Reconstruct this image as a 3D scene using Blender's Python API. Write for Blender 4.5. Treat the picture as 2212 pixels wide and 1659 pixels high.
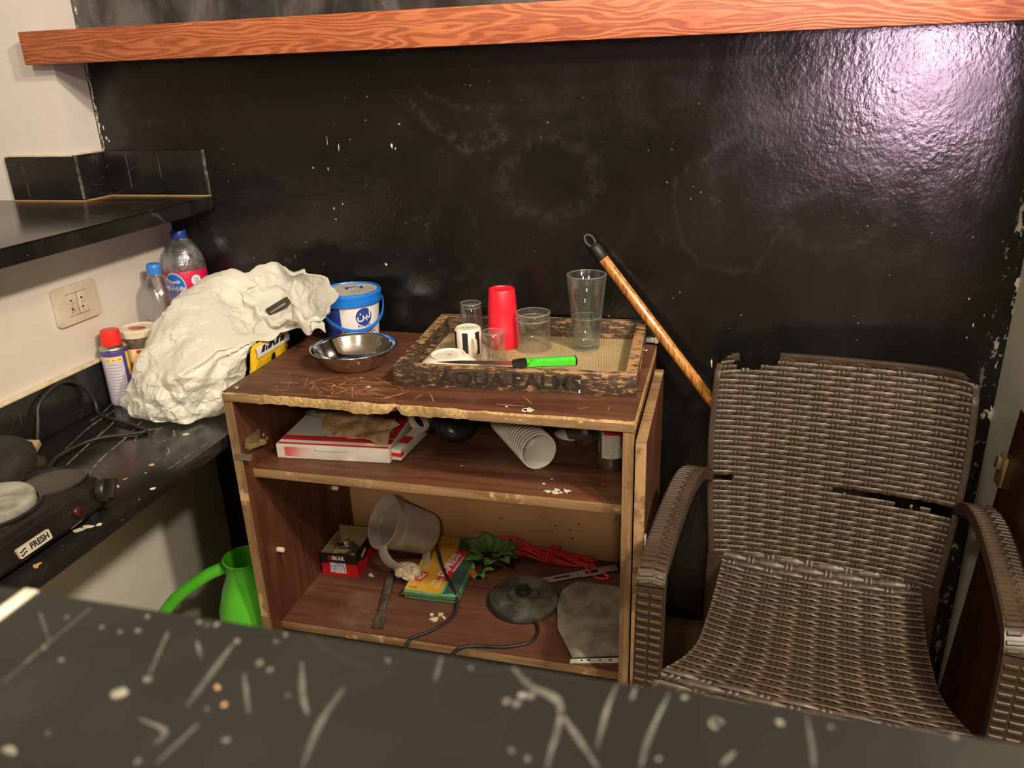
import bpy, bmesh, math, random
from mathutils import Vector, Matrix, noise
R = math.radians
PI = math.pi
rnd = random.Random(7)
S = bpy.context.scene
COL = S.collection
for o in list(bpy.data.objects):
    bpy.data.objects.remove(o)

# ------------------------------------------------------------------ camera
cam_d = bpy.data.cameras.new('camera')
cam_d.sensor_width = 36.0
cam_d.lens = 1720.38 / 2212 * 36.0
cam_d.clip_start = 0.02
cam_d.dof.use_dof = True
cam_d.dof.focus_distance = 1.40
cam_d.dof.aperture_fstop = 7.0
cam = bpy.data.objects.new('camera', cam_d)
COL.objects.link(cam)
_r = Vector((0.96684, 0.25319, -0.03339))
_d = Vector((0.06211, -0.35996, -0.9309))
_f = Vector((-0.24771, 0.89796, -0.36375))
_m = Matrix((_r, -_d, -_f)).transposed().to_4x4()
cam.matrix_world = Matrix.Translation((0, -1.585, 1.345)) @ _m
S.camera = cam

# ------------------------------------------------------------------ world, lamps, exposure
S.view_settings.view_transform = 'Standard'
S.view_settings.look = 'None'
S.view_settings.exposure = 0.2
S.view_settings.gamma = 1.0
S.view_settings.use_curve_mapping = False
wd = bpy.data.worlds.new('world')
S.world = wd
wd.use_nodes = True
wd.node_tree.nodes['Background'].inputs[0].default_value = (0.9, 0.78, 0.66, 1)
wd.node_tree.nodes['Background'].inputs[1].default_value = 0.05

S.cycles.max_bounces = 6
S.cycles.caustics_reflective = False
S.cycles.caustics_refractive = False
S.cycles.diffuse_bounces = 3
S.cycles.glossy_bounces = 4
S.cycles.transparent_max_bounces = 24

def area(name, loc, target, sx, sy, power, col, shape='RECTANGLE'):
    l = bpy.data.lights.new(name, 'AREA')
    l.shape = shape
    l.size = sx
    if shape in ('RECTANGLE', 'ELLIPSE'):
        l.size_y = sy
    l.energy = power
    l.color = col
    o = bpy.data.objects.new(name, l)
    COL.objects.link(o)
    o.location = loc
    o.rotation_euler = (Vector(target) - Vector(loc)).to_track_quat('-Z', 'Y').to_euler()
    return o

WARM = (1.0, 0.852, 0.668)
area('ceiling_lamp', (1.00, -1.35, 2.42), (-0.6, -0.4, 0.6), 0.14, 0.14, 40, WARM, 'DISK')
area('ceiling_lamp', (0.90, -1.80, 2.42), (-0.6, -0.3, 0.6), 0.14, 0.14, 20, WARM, 'DISK')
area('ceiling_lamp', (-0.45, -2.10, 2.46), (-0.5, -0.3, 0.8), 0.16, 0.16, 13, WARM, 'DISK')
area('ceiling_lamp', (0.30, -3.30, 2.30), (-0.3, 0.0, 0.8), 0.22, 0.22, 31, WARM, 'DISK')
pw = area('pink_lit_window', (0.90, -3.00, 1.33), (0.3, 0.0, 1.30), 0.36, 0.56, 4.6, (1.0, 0.66, 0.84))
pw.data.spread = R(70)

# ------------------------------------------------------------------ helpers
MX = {}

def fin(o, parent=None, label=None, cat=None, group=None, kind=None):
    if parent is not None:
        o.parent = parent
    if label: o['label'] = label
    if cat: o['category'] = cat
    if group: o['group'] = group
    if kind: o['kind'] = kind
    return o

def thing(name, label, cat, loc=(0, 0, 0), rz=0.0, group=None):
    o = bpy.data.objects.new(name, None)
    o.empty_display_size = 0.02
    COL.objects.link(o)
    o.location = loc
    o.rotation_euler = (0, 0, rz)
    MX[o] = Matrix.Translation(loc) @ Matrix.Rotation(rz, 4, 'Z')
    return fin(o, None, label, cat, group)

def copy_tree(o, parent=None):
    c = o.copy()
    COL.objects.link(c)
    c.parent = parent
    for ch in list(o.children):
        copy_tree(ch, c)
    return c

class MB:
    def __init__(s):
        s.v = []; s.f = []; s.mi = []; s.w = {}; s.M = Matrix()
    def add(s, vs, fs, m=0):
        b = len(s.v)
        s.v += [s.M @ Vector(p) for p in vs]
        s.f += [tuple(i + b for i in f) for f in fs]
        s.mi += [m] * len(fs)
        return b
    def box(s, x0, x1, y0, y1, z0, z1, m=0):
        s.add([(x0,y0,z0),(x1,y0,z0),(x1,y1,z0),(x0,y1,z0),(x0,y0,z1),(x1,y0,z1),(x1,y1,z1),(x0,y1,z1)],
              [(0,3,2,1),(4,5,6,7),(0,1,5,4),(1,2,6,5),(2,3,7,6),(3,0,4,7)], m)
        return s
    def prism(s, poly, z0, z1, m=0):
        n = len(poly)
        s.add([(x,y,z0) for x,y in poly] + [(x,y,z1) for x,y in poly],
              [tuple(range(n))[::-1], tuple(range(n,2*n))] + [(i,(i+1)%n,(i+1)%n+n,i+n) for i in range(n)], m)
        return s
    def lathe(s, prof, n=40, m=0, c=(0,0,0), cap0=True, cap1=True):
        vs = []; fs = []
        for r, z in prof:
            for k in range(n):
                a = 2*PI*k/n
                vs.append((c[0]+r*math.cos(a), c[1]+r*math.sin(a), c[2]+z))
        for i in range(len(prof)-1):
            for k in range(n):
                k2 = (k+1) % n
                fs.append((i*n+k, i*n+k2, (i+1)*n+k2, (i+1)*n+k))
        if cap0 and prof[0][0] > 1e-6: fs.append(tuple(range(n))[::-1])
        if cap1 and prof[-1][0] > 1e-6: fs.append(tuple((len(prof)-1)*n+k for k in range(n)))
        s.add(vs, fs, m)
        return s
    def tube(s, pts, r, n=10, m=0, closed=False):
        pts = [Vector(p) for p in pts]
        N = len(pts)
        rr = r if isinstance(r, (list, tuple)) else [r]*N
        up = Vector((0.31, 0.17, 0.93))
        vs = []; fs = []
        for i, p in enumerate(pts):
            a = pts[(i-1) % N] if (closed or i > 0) else pts[0]
            b = pts[(i+1) % N] if (closed or i < N-1) else pts[-1]
            t = (b-a).normalized()
            e = t.cross(up)
            if e.length < 1e-4: e = t.cross(Vector((1,0,0)))
            e.normalize()
            g = t.cross(e).normalized()
            up = g if g.dot(up) > 0 else -g
            e = t.cross(up).normalized()
            for k in range(n):
                q = 2*PI*k/n
                vs.append(p + (e*math.cos(q) + up*math.sin(q))*rr[i])
        L = N if closed else N-1
        for i in range(L):
            j = (i+1) % N
            for k in range(n):
                k2 = (k+1) % n
                fs.append((i*n+k, j*n+k, j*n+k2, i*n+k2))
        if not closed:
            fs.append(tuple(range(n))); fs.append(tuple((N-1)*n+k for k in range(n))[::-1])
        s.add(vs, fs, m)
        return s
    def sweep(s, pts, sec, side=(1,0,0), m=0, scale=None):
        pts = [Vector(p) for p in pts]
        sd = Vector(side); N = len(pts); n = len(sec)
        vs = []; fs = []
        for i, p in enumerate(pts):
            t = (pts[min(i+1,N-1)] - pts[max(i-1,0)]).normalized()
            e = (sd - t*sd.dot(t)).normalized()
            g = e.cross(t).normalized()
            k = scale[i] if scale else 1
            for a, b in sec:
                vs.append(p + e*a*k + g*b*k)
        for i in range(N-1):
            for k in range(n):
                k2 = (k+1) % n
                fs.append((i*n+k, i*n+k2, (i+1)*n+k2, (i+1)*n+k))
        fs.append(tuple(range(n))[::-1]); fs.append(tuple((N-1)*n+k for k in range(n)))
        s.add(vs, fs, m)
        return s
    def grid(s, fn, nu, nv, m=0, closeu=False):
        vs = []; fs = []
        U = nu if closeu else nu+1
        for j in range(nv+1):
            for i in range(U):
                vs.append(fn(i/nu, j/nv))
        for j in range(nv):
            for i in range(nu):
                i2 = (i+1) % U if closeu else i+1
                fs.append((j*U+i, j*U+i2, (j+1)*U+i2, (j+1)*U+i))
        s.add(vs, fs, m)
        return s
    def mesh(s, vs, fs, fn=None, m=0):
        s.add([fn(p) if fn else p for p in vs], fs, m)
        return s
    def build(s, name, mat, parent=None, smooth=None, bevel=0, seg=2, world=False, solid=0, loc=None,
              label=None, cat=None, group=None, kind=None, weld=False, sub=0):
        me = bpy.data.meshes.new(name)
        vs = s.v
        root = parent
        while root is not None and root not in MX:
            root = root.parent
        if world and root is not None:
            I = MX[root].inverted()
            vs = [I @ p for p in vs]
        elif world and loc is not None:
            L = Vector(loc); vs = [p - L for p in vs]
        me.from_pydata([tuple(p) for p in vs], [], s.f)
        for mm in (mat if isinstance(mat, (list, tuple)) else [mat]):
            me.materials.append(mm)
        if any(s.mi):
            me.polygons.foreach_set('material_index', s.mi)
        if s.w:
            at = me.attributes.new('wear', 'FLOAT', 'POINT')
            at.data.foreach_set('value', [s.w.get(i, 0.0) for i in range(len(vs))])
        if weld or bevel:
            b = bmesh.new(); b.from_mesh(me)
            bmesh.ops.remove_doubles(b, verts=b.verts, dist=1e-5)
            if bevel:
                es = [e for e in b.edges if len(e.link_faces) == 2 and e.calc_face_angle(0) > R(35)]
                bmesh.ops.bevel(b, geom=es, offset=bevel, segments=seg, affect='EDGES', profile=0.6, clamp_overlap=True)
            bmesh.ops.recalc_face_normals(b, faces=b.faces)
            b.to_mesh(me); b.free()
        if smooth is None and bevel: smooth = 40
        if smooth:
            me.polygons.foreach_set('use_smooth', [True]*len(me.polygons))
            me.set_sharp_from_angle(angle=R(smooth))
        o = bpy.data.objects.new(name, me)
        COL.objects.link(o)
        if loc is not None: o.location = loc
        if solid:
            md = o.modifiers.new('thick', 'SOLIDIFY'); md.thickness = solid; md.offset = 0
        if sub:
            md = o.modifiers.new('sub', 'SUBSURF'); md.levels = sub; md.render_levels = sub
        return fin(o, parent, label, cat, group, kind)

def catmull(pts, n=8, closed=False):
    P = [Vector(p) for p in pts]; out = []
    N = len(P)
    for i in range(N if closed else N-1):
        p0 = P[(i-1) % N] if closed or i > 0 else P[0]*2-P[1]
        p1 = P[i]; p2 = P[(i+1) % N]
        p3 = P[(i+2) % N] if closed or i+2 < N else P[-1]*2-P[-2]
        for k in range(n):
            t = k/n
            out.append(0.5*((2*p1)+(-p0+p2)*t+(2*p0-5*p1+4*p2-p3)*t*t+(-p0+3*p1-3*p2+p3)*t**3))
    if not closed: out.append(P[-1])
    return out

def text_geo(s, size, extrude=0.0003, bold=0.0, ax='CENTER', sx=1.0, shear=0.0):
    cu = bpy.data.curves.new('t', 'FONT')
    cu.body = s; cu.size = size; cu.extrude = extrude; cu.offset = bold
    cu.align_x = ax; cu.align_y = 'CENTER'; cu.resolution_u = 3; cu.shear = shear
    o = bpy.data.objects.new('t', cu); COL.objects.link(o)
    dg = bpy.context.evaluated_depsgraph_get()
    me = o.evaluated_get(dg).to_mesh()
    vs = [(v.co.x*sx, v.co.y, v.co.z) for v in me.vertices]
    fs = [tuple(p.vertices) for p in me.polygons]
    o.evaluated_get(dg).to_mesh_clear()
    bpy.data.objects.remove(o); bpy.data.curves.remove(cu)
    return vs, fs

def frame(o, ex, ey):
    """map flat (x,y,z) onto a plane with origin o, axes ex (reading direction) and ey (up)"""
    o = Vector(o); ex = Vector(ex).normalized(); ey = Vector(ey).normalized(); ez = ex.cross(ey)
    return lambda p: o + ex*p[0] + ey*p[1] + ez*p[2]

def wrap(r, a0, z0, taper=0.0, c=(0, 0)):
    def fn(p):
        q = r + p[2] + taper*p[1]
        a = a0 + p[0]/r
        return Vector((c[0]+q*math.cos(a), c[1]+q*math.sin(a), z0+p[1]))
    return fn

def patch(w, h, nu=12, nv=2, z=0.0003):
    vs = []; fs = []
    for j in range(nv+1):
        for i in range(nu+1):
            vs.append((w*(i/nu-.5), h*(j/nv-.5), z))
    for j in range(nv):
        for i in range(nu):
            a = j*(nu+1)+i
            fs.append((a, a+1, a+nu+2, a+nu+1))
    return vs, fs

def oval(w, h, z=0.0003, n=28, rings=4):
    vs = [(0, 0, z)]; fs = []
    for r in range(1, rings+1):
        for k in range(n):
            a = 2*PI*k/n
            vs.append((w/2*r/rings*math.cos(a), h/2*r/rings*math.sin(a), z))
    for k in range(n):
        fs.append((0, 1+k, 1+(k+1) % n))
    for r in range(1, rings):
        for k in range(n):
            a = 1+(r-1)*n; b = 1+r*n
            fs.append((a+k, b+k, b+(k+1) % n, a+(k+1) % n))
    return vs, fs

_cells = {}
def crumple(p, sc, amp, seed=0):
    """faceted crease displacement: every cell tilts like one flat facet of crushed film"""
    d, pts = noise.voronoi(Vector(p)*sc + Vector((seed*3.1, seed*1.7, seed*5.3)))
    c = pts[0]
    k = (round(c[0], 3), round(c[1], 3), round(c[2], 3))
    if k not in _cells:
        q = random.Random(hash(k))
        _cells[k] = Vector((q.uniform(-1,1), q.uniform(-1,1), q.uniform(-1,1)))
    rel = Vector(p)*sc + Vector((seed*3.1, seed*1.7, seed*5.3)) - Vector(c)
    return rel.dot(_cells[k])*amp

# ------------------------------------------------------------------ materials
class NT:
    def __init__(s, name):
        s.m = bpy.data.materials.new(name); s.m.use_nodes = True
        s.t = s.m.node_tree; s.n = s.t.nodes; s.l = s.t.links
        s.p = s.n['Principled BSDF']; s.out = s.n['Material Output']
    def node(s, typ, **kw):
        n = s.n.new(typ)
        for k, v in kw.items(): setattr(n, k, v)
        return n
    def lk(s, a, b): s.l.new(a, b)
    def co(s, scale=(1, 1, 1), kind='Object', rot=(0, 0, 0)):
        tc = s.node('ShaderNodeTexCoord'); mp = s.node('ShaderNodeMapping')
        s.lk(tc.outputs[kind], mp.inputs[0]); mp.inputs['Scale'].default_value = scale
        mp.inputs['Rotation'].default_value = rot
        return mp.outputs[0]
    def noise(s, co, scale, det=4, rough=.55, dist=0):
        n = s.node('ShaderNodeTexNoise'); s.lk(co, n.inputs['Vector'])
        n.inputs['Scale'].default_value = scale; n.inputs['Detail'].default_value = det
        n.inputs['Roughness'].default_value = rough; n.inputs['Distortion'].default_value = dist
        return n.outputs['Fac']
    def ramp(s, fac, lo, hi, a=0.0, b=1.0):
        n = s.node('ShaderNodeMapRange'); n.interpolation_type = 'SMOOTHSTEP'
        s.lk(fac, n.inputs[0])
        for i, v in enumerate((lo, hi, a, b)): n.inputs[i+1].default_value = v
        return n.outputs[0]
    def mix(s, fac, a, b):
        n = s.node('ShaderNodeMix', data_type='RGBA')
        if isinstance(fac, (int, float)): n.inputs[0].default_value = fac
        else: s.lk(fac, n.inputs[0])
        for sock, v in ((n.inputs[6], a), (n.inputs[7], b)):
            if isinstance(v, (tuple, list)): sock.default_value = (*v[:3], 1)
            else: s.lk(v, sock)
        return n.outputs[2]
    def math(s, op, a, b=0.0, c=0.0):
        n = s.node('ShaderNodeMath', operation=op)
        for sock, v in zip(n.inputs, (a, b, c)):
            if isinstance(v, (int, float)): sock.default_value = v
            else: s.lk(v, sock)
        return n.outputs[0]
    def sep(s, co):
        n = s.node('ShaderNodeSeparateXYZ'); s.lk(co, n.inputs[0]); return n.outputs
    def bump(s, h, strength=.3, dist=.002, prev=None):
        n = s.node('ShaderNodeBump'); s.lk(h, n.inputs['Height'])
        n.inputs['Strength'].default_value = strength; n.inputs['Distance'].default_value = dist
        if prev: s.lk(prev, n.inputs['Normal'])
        s.lk(n.outputs[0], s.p.inputs['Normal']); return n.outputs[0]
    def col(s, c):
        if isinstance(c, (tuple, list)): s.p.inputs['Base Color'].default_value = (*c[:3], 1)
        else: s.lk(c, s.p.inputs['Base Color'])
    def set(s, **kw):
        names = dict(rough='Roughness', metal='Metallic', spec='Specular IOR Level', trans='Transmission Weight', ior='IOR',
                     coat='Coat Weight', coatr='Coat Roughness', alpha='Alpha', sheen='Sheen Weight', sss='Subsurface Weight')
        for k, v in kw.items():
            i = s.p.inputs[names[k]]
            if isinstance(v, (int, float)): i.default_value = v
            else: s.lk(v, i)

def srgb(r, g, b):
    f = lambda c: (c/255/12.92) if c/255 <= .04045 else ((c/255+.055)/1.055)**2.4
    return (f(r), f(g), f(b))

def plain(name, c, rough=.5, metal=0.0, c2=None, vs=12, lo=.4, hi=.65, bump=0.0, bs=80, stretch=(1,1,1), **kw):
    t = NT(name)
    co = t.co(stretch)
    if c2 is not None:
        t.col(t.mix(t.ramp(t.noise(co, vs, 6, .62), lo, hi), c, c2))
    else:
        t.col(c)
    t.set(rough=rough, metal=metal, **kw)
    if bump: t.bump(t.noise(co, bs, 4), bump, .002)
    return t.m

def wood_lam(name, a, b, c, axis='x', rough=.42, sc=1.0):
    t = NT(name)
    st = {'x': (2.2, 26, 26), 'y': (26, 2.2, 26), 'z': (26, 26, 2.2)}[axis]
    co = t.co(tuple(x*sc for x in st))
    n1 = t.noise(co, 1.0, 8, .65, 1.2)
    n2 = t.noise(t.co((9, 9, 9)), 1.0, 5, .6)
    k = t.mix(t.ramp(n1, .32, .68), a, b)
    k = t.mix(t.ramp(n2, .55, .8, 0, .75), k, c)
    t.col(k)
    t.set(rough=t.ramp(n2, .3, .75, rough-.1, rough+.2), spec=.4)
    t.bump(n1, .12, .001)
    return t.m

def thin_clear(name, tint=(.93, .95, .96), amount=.12, rough=.08, haze=0.0, hazecol=(.8, .8, .8), nz=0.0, bump=0.0, edge=0.0):
    """thin clear film: mostly see-through with fresnel gloss, a little haze and optional painted bright edges"""
    t = NT(name)
    n = t.n; n.remove(t.p)
    tr = t.node('ShaderNodeBsdfTransparent'); tr.inputs[0].default_value = (*tint, 1)
    gl = t.node('ShaderNodeBsdfGlossy'); gl.inputs['Roughness'].default_value = rough
    df = t.node('ShaderNodeBsdfDiffuse'); df.inputs[0].default_value = (*hazecol, 1)
    tl = t.node('ShaderNodeBsdfTranslucent'); tl.inputs[0].default_value = (*hazecol, 1)
    dd = t.node('ShaderNodeMixShader'); dd.inputs[0].default_value = .5
    t.lk(df.outputs[0], dd.inputs[1]); t.lk(tl.outputs[0], dd.inputs[2])
    lw = t.node('ShaderNodeLayerWeight'); lw.inputs[0].default_value = .25
    fac = t.math('MULTIPLY_ADD', lw.outputs['Facing'], .5, amount)
    m1 = t.node('ShaderNodeMixShader')
    hz = t.math('MULTIPLY_ADD', lw.outputs['Facing'], haze*1.2, haze)
    if edge:
        hz = t.math('ADD', hz, t.math('MULTIPLY', t.math('POWER', lw.outputs['Facing'], 2.2), edge))  # edge paints bright outlines in pale diffuse colour, standing in for caught light
    if nz:
        hz = t.math('MULTIPLY', hz, t.ramp(t.noise(t.co(), nz, 5), .35, .7, .5, 1.6))
    t.lk(hz, m1.inputs[0]); t.lk(tr.outputs[0], m1.inputs[1]); t.lk(dd.outputs[0], m1.inputs[2])
    m2 = t.node('ShaderNodeMixShader')
    t.lk(fac, m2.inputs[0]); t.lk(m1.outputs[0], m2.inputs[1]); t.lk(gl.outputs[0], m2.inputs[2])
    t.lk(m2.outputs[0], t.out.inputs[0])
    if bump:
        b = t.node('ShaderNodeBump'); t.lk(t.noise(t.co(), bump, 3), b.inputs['Height'])
        b.inputs['Strength'].default_value = .5; b.inputs['Distance'].default_value = .003
        t.lk(b.outputs[0], gl.inputs['Normal'])
    return t.m

def glass(name, tint=(1, 1, 1), rough=0.0, ior=1.47):
    t = NT(name); t.col(tint); t.set(rough=rough, trans=1.0, ior=ior); return t.m

def black_paint():
    t = NT('black_gloss_paint')
    co = t.co()
    x, y, z = t.sep(co)
    big = t.noise(co, 3.2, 5, .6, .6)
    fine = t.noise(co, 42, 6, .7)
    k = t.mix(t.ramp(big, .35, .7), (.005, .0046, .0043), (.011, .010, .010))
    sm = t.math('MULTIPLY', t.ramp(t.noise(t.co((1, 1, 1.6)), 4.6, 6, .66, 1.5), .56, .76), t.ramp(fine, .42, .66))
    # rubbed chalk rings and arcs left on the paint
    rn = t.math('MULTIPLY', t.math('SUBTRACT', t.noise(co, 6, 5, .6), .5), 1.3)
    def ring(cx, cz, rx, rz_, w, a):
        dx = t.math('DIVIDE', t.math('SUBTRACT', x, cx), rx); dz = t.math('DIVIDE', t.math('SUBTRACT', z, cz), rz_)
        d = t.math('SQRT', t.math('ADD', t.math('MULTIPLY', dx, dx), t.math('MULTIPLY', dz, dz)))
        d = t.math('ADD', d, rn)
        e = t.math('ABSOLUTE', t.math('SUBTRACT', d, 1.0))
        return t.math('MULTIPLY', t.ramp(e, 0, w, 1, 0), a)
    g = None
    for q in ((-.345, 1.145, .095, .075, .36, .17), (.0, 1.09, .10, .12, .08, .17), (-.56, 1.02, .06, .08, .16, .10), (.19, 1.07, .09, .05, .3, .16)):
        rr = ring(*q)
        g = rr if g is None else t.math('MAXIMUM', g, rr)
    g = t.math('MULTIPLY', g, t.ramp(fine, .38, .66))
    sm = t.math('MAXIMUM', t.math('MULTIPLY', sm, .40), g)
    k = t.mix(sm, k, (.085, .082, .08))
    # chalky dusty zone on the wall above the shelf
    hi = t.math('MULTIPLY', t.ramp(z, 1.43, 1.47), t.ramp(t.noise(t.co((1, 1, .45)), 9, 5, .6, .8), .36, .72, .15, 1))
    k = t.mix(t.math('MULTIPLY', hi, .85), k, (.15, .145, .14))
    # tiny flecks of bare plaster, thicker towards both side edges
    vo = t.node('ShaderNodeTexVoronoi', feature='F1'); t.lk(co, vo.inputs['Vector']); vo.inputs['Scale'].default_value = 46
    vd = t.math('ADD', vo.outputs['Distance'], t.math('MULTIPLY', t.noise(co, 120, 3), .12))
    sp = t.math('MULTIPLY', t.ramp(vd, .125, .165, 1, 0), t.ramp(t.noise(co, 5, 3), .5, .62))
    edge = t.math('MAXIMUM', t.ramp(x, .475, .51), t.ramp(x, -1.385, -1.365, 1, 0))
    fl = t.math('MULTIPLY', edge, t.ramp(t.noise(t.co((1, 1, .5)), 55, 4, .7), .56, .62))
    fl = t.math('MULTIPLY', fl, t.ramp(z, 1.25, 1.0))
    k = t.mix(t.math('MULTIPLY', sp, .5), k, (.30, .28, .25))
    k = t.mix(fl, k, (.55, .52, .45))
    t.col(k)
    t.set(rough=t.ramp(t.noise(co, 7, 4, .6, 1), .3, .75, .15, .28), spec=.55)
    b = t.bump(t.noise(t.co((1, 1, .8)), 120, 3, .55), .30, .0016)
    t.bump(t.noise(co, 26, 3), .20, .003, b)
    return t.m

def marble(name, base, vein, rough=.22, sc=1.0, dust=.25, spots=True):
    t = NT(name)
    co = t.co()
    w = t.noise(co, 2.4*sc, 4, .6)
    dv = t.node('ShaderNodeVectorMath', operation='MULTIPLY_ADD')
    t.lk(co, dv.inputs[0]); dv.inputs[1].default_value = (1, 1, 1)
    nn = t.node('ShaderNodeTexNoise'); t.lk(co, nn.inputs['Vector']); nn.inputs['Scale'].default_value = 3*sc
    t.lk(nn.outputs['Color'], dv.inputs[2])
    vo = t.node('ShaderNodeTexVoronoi', feature='DISTANCE_TO_EDGE'); t.lk(dv.outputs[0], vo.inputs['Vector'])
    vo.inputs['Scale'].default_value = 5.5*sc
    vn = t.math('MULTIPLY', t.ramp(vo.outputs['Distance'], 0.0, .014, 1, 0), t.ramp(t.noise(co, 6*sc, 3), .56, .72))
    k = t.mix(t.ramp(w, .35, .7), base, tuple(c*2.2 for c in base))
    k = t.mix(t.math('MULTIPLY', vn, .30), k, vein)
    ds = t.ramp(t.noise(co, 7, 6, .65, .8), .46, .78, 0, dust)
    k = t.mix(ds, k, (.16, .145, .125))
    if spots:
        v2 = t.node('ShaderNodeTexVoronoi', feature='F1'); t.lk(co, v2.inputs['Vector']); v2.inputs['Scale'].default_value = 60*sc
        v2.inputs['Randomness'].default_value = 1
        dd = t.math('ADD', v2.outputs['Distance'], t.math('MULTIPLY', t.noise(co, 90, 3), .3))
        k = t.mix(t.math('MULTIPLY', t.ramp(dd, .20, .25, 1, 0), t.ramp(t.noise(co, 8*sc, 3), .56, .66)), k, vein)
    t.col(k)
    t.set(rough=t.math('ADD', rough, t.math('MULTIPLY', ds, .8)), spec=.5 if spots else .3)
    t.bump(t.noise(co, 40, 4), .06, .001)
    return t.m

def timber():
    t = NT('red_stained_pine')
    co = t.co((1, 1, 1))
    x, y, z = t.sep(co)
    w = t.node('ShaderNodeTexNoise'); t.lk(t.co((1.5, 3, 9)), w.inputs['Vector']); w.inputs['Scale'].default_value = 1.1
    w.inputs['Detail'].default_value = 3
    h = t.math('ADD', t.math('MULTIPLY', z, 26), t.math('MULTIPLY', w.outputs['Fac'], 7.5))
    s_ = t.math('SINE', t.math('MULTIPLY', h, 24))
    g = t.ramp(s_, -.5, .95)
    f = t.noise(t.co((5, 5, 90)), 4, 5, .7)
    k = t.mix(g, (.29, .075, .028), (.46, .145, .056))
    k = t.mix(t.ramp(f, .45, .72, 0, .6), k, (.60, .24, .105))
    k = t.mix(t.ramp(t.noise(t.co((4, 4, 10)), 2, 4), .5, .75, 0, .55), k, (.26, .04, .018))
    t.col(k); t.set(rough=.42, spec=.45)
    t.bump(t.math('ADD', g, t.math('MULTIPLY', f, .6)), .35, .0012)
    return t.m

def worn_paint():
    t = NT('flaking_brown_paint')
    co = t.co((1, 1, 1))
    n = t.noise(t.co((30, 60, 110)), 1.5, 12, .78, .4)
    n2 = t.noise(co, 7, 4)
    th = t.math('ADD', n, t.math('MULTIPLY', t.math('SUBTRACT', n2, .5), .16))
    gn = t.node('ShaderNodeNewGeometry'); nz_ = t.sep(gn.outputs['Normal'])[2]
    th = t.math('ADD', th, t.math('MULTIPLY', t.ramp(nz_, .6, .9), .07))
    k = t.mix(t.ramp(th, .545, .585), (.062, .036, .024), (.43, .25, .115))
    k = t.mix(t.ramp(th, .45, .52, .5, 0), k, (.022, .014, .011))
    k = t.mix(t.ramp(t.noise(co, 34, 6, .7), .55, .66, 0, .55), k, (.155, .12, .055))
    t.col(k); t.set(rough=.5)
    t.bump(th, .5, .0015)
    return t.m

def newsprint():
    t = NT('tray_lining')
    co = t.co()
    x, y, z = t.sep(co)
    ln = t.math('SINE', t.math('MULTIPLY', t.math('ADD', x, t.math('MULTIPLY', y, .1)), 1250))
    ch = t.noise(t.co((420, 240, 1)), 1, 4, .75)
    bl = t.ramp(t.noise(t.co((6, 14, 1)), 1.6, 2), .42, .5)
    k = t.mix(t.math('MULTIPLY', t.math('MULTIPLY', t.ramp(ln, -.4, .3), t.ramp(ch, .45, .58)), t.math('MULTIPLY_ADD', bl, .55, .3)), (.46, .35, .185), (.12, .085, .04))
    k = t.mix(t.ramp(t.noise(co, 9, 5), .5, .8, 0, .6), k, (.29, .21, .10))
    t.col(k); t.set(rough=.6)
    return t.m

def wicker():
    t = NT('brown_moulded_plastic')
    at = t.node('ShaderNodeAttribute', attribute_name='wear')
    co = t.co()
    n = t.noise(co, 16, 5, .6)
    k = t.mix(t.ramp(n, .35, .7), (.031, .018, .0105), (.048, .0295, .0180))
    wr = t.math('MULTIPLY', at.outputs['Fac'], t.ramp(t.noise(co, 11, 4), .3, .62, .25, .9))
    k = t.mix(wr, k, (.170, .115, .058))
    k = t.mix(t.ramp(t.noise(co, 60, 5, .7), .70, .75, 0, .5), k, (.45, .40, .33))
    t.col(k); t.set(rough=.40, spec=.5)
    t.bump(t.noise(co, 130, 3), .1, .001)
    return t.m

def chip_edge():
    t = NT('raw_chipboard')
    co = t.co()
    a = t.noise(co, 150, 5, .7); b = t.noise(co, 9, 5, .6)
    k = t.mix(t.ramp(a, .35, .65), (.30, .185, .075), (.55, .39, .185))
    k = t.mix(t.ramp(b, .52, .68, 0, .75), k, (.17, .095, .04))
    t.col(k); t.set(rough=.8, spec=.25); t.bump(a, .6, .002)
    return t.m

def edge_band(name='worn_edging', axis='x'):
    t = NT(name)
    st = {'x': (6, 60, 60), 'z': (60, 60, 6), 'y': (60, 6, 60)}[axis]
    n = t.noise(t.co(st), 1, 7, .7, .4); b = t.noise(t.co(), 13, 5, .65)
    k = t.mix(t.ramp(n, .35, .68), (.17, .098, .045), (.33, .205, .10))
    k = t.mix(t.ramp(b, .60, .66), k, (.52, .36, .17))
    k = t.mix(t.ramp(b, .30, .38, .5, 0), k, (.07, .038, .02))
    t.col(k); t.set(rough=.55); t.bump(n, .3, .001)
    return t.m

M = {}
M['black_wall'] = black_paint()
M['white_wall'] = plain('off_white_paint', (.70, .64, .575), .55, c2=(.60, .53, .46), vs=5, lo=.45, hi=.8, bump=.10, bs=120)
M['pillar'] = plain('white_paint', (.70, .67, .63), .5, c2=(.72, .68, .64), vs=3, bump=.06, bs=140)
M['green_white'] = plain('white_paint_aged', (.76, .77, .66), .55, c2=(.66, .67, .56), vs=5, bump=.1, bs=60)
M['plain_wall'] = plain('room_paint', (.74, .68, .58), .7, c2=(.70, .64, .54), vs=2)
M['ceil'] = plain('ceiling_paint', (.82, .79, .72), .8, c2=(.78, .75, .68), vs=2)
M['floor'] = plain('floor_tile', (.34, .28, .21), .45, c2=(.27, .22, .16), vs=6)
M['marble'] = marble('black_marble', (.008, .0075, .007), (.30, .28, .24), .20, 1.0, .09)
M['marble_tile'] = marble('black_marble_tile', (.008, .008, .008), (.33, .31, .29), .20, 1.2, .05, True)
M['bar'] = marble('dusty_black_marble', (.010, .0098, .0082), (.06, .057, .048), .48, .8, .11, False)
M['timber'] = timber()
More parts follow.
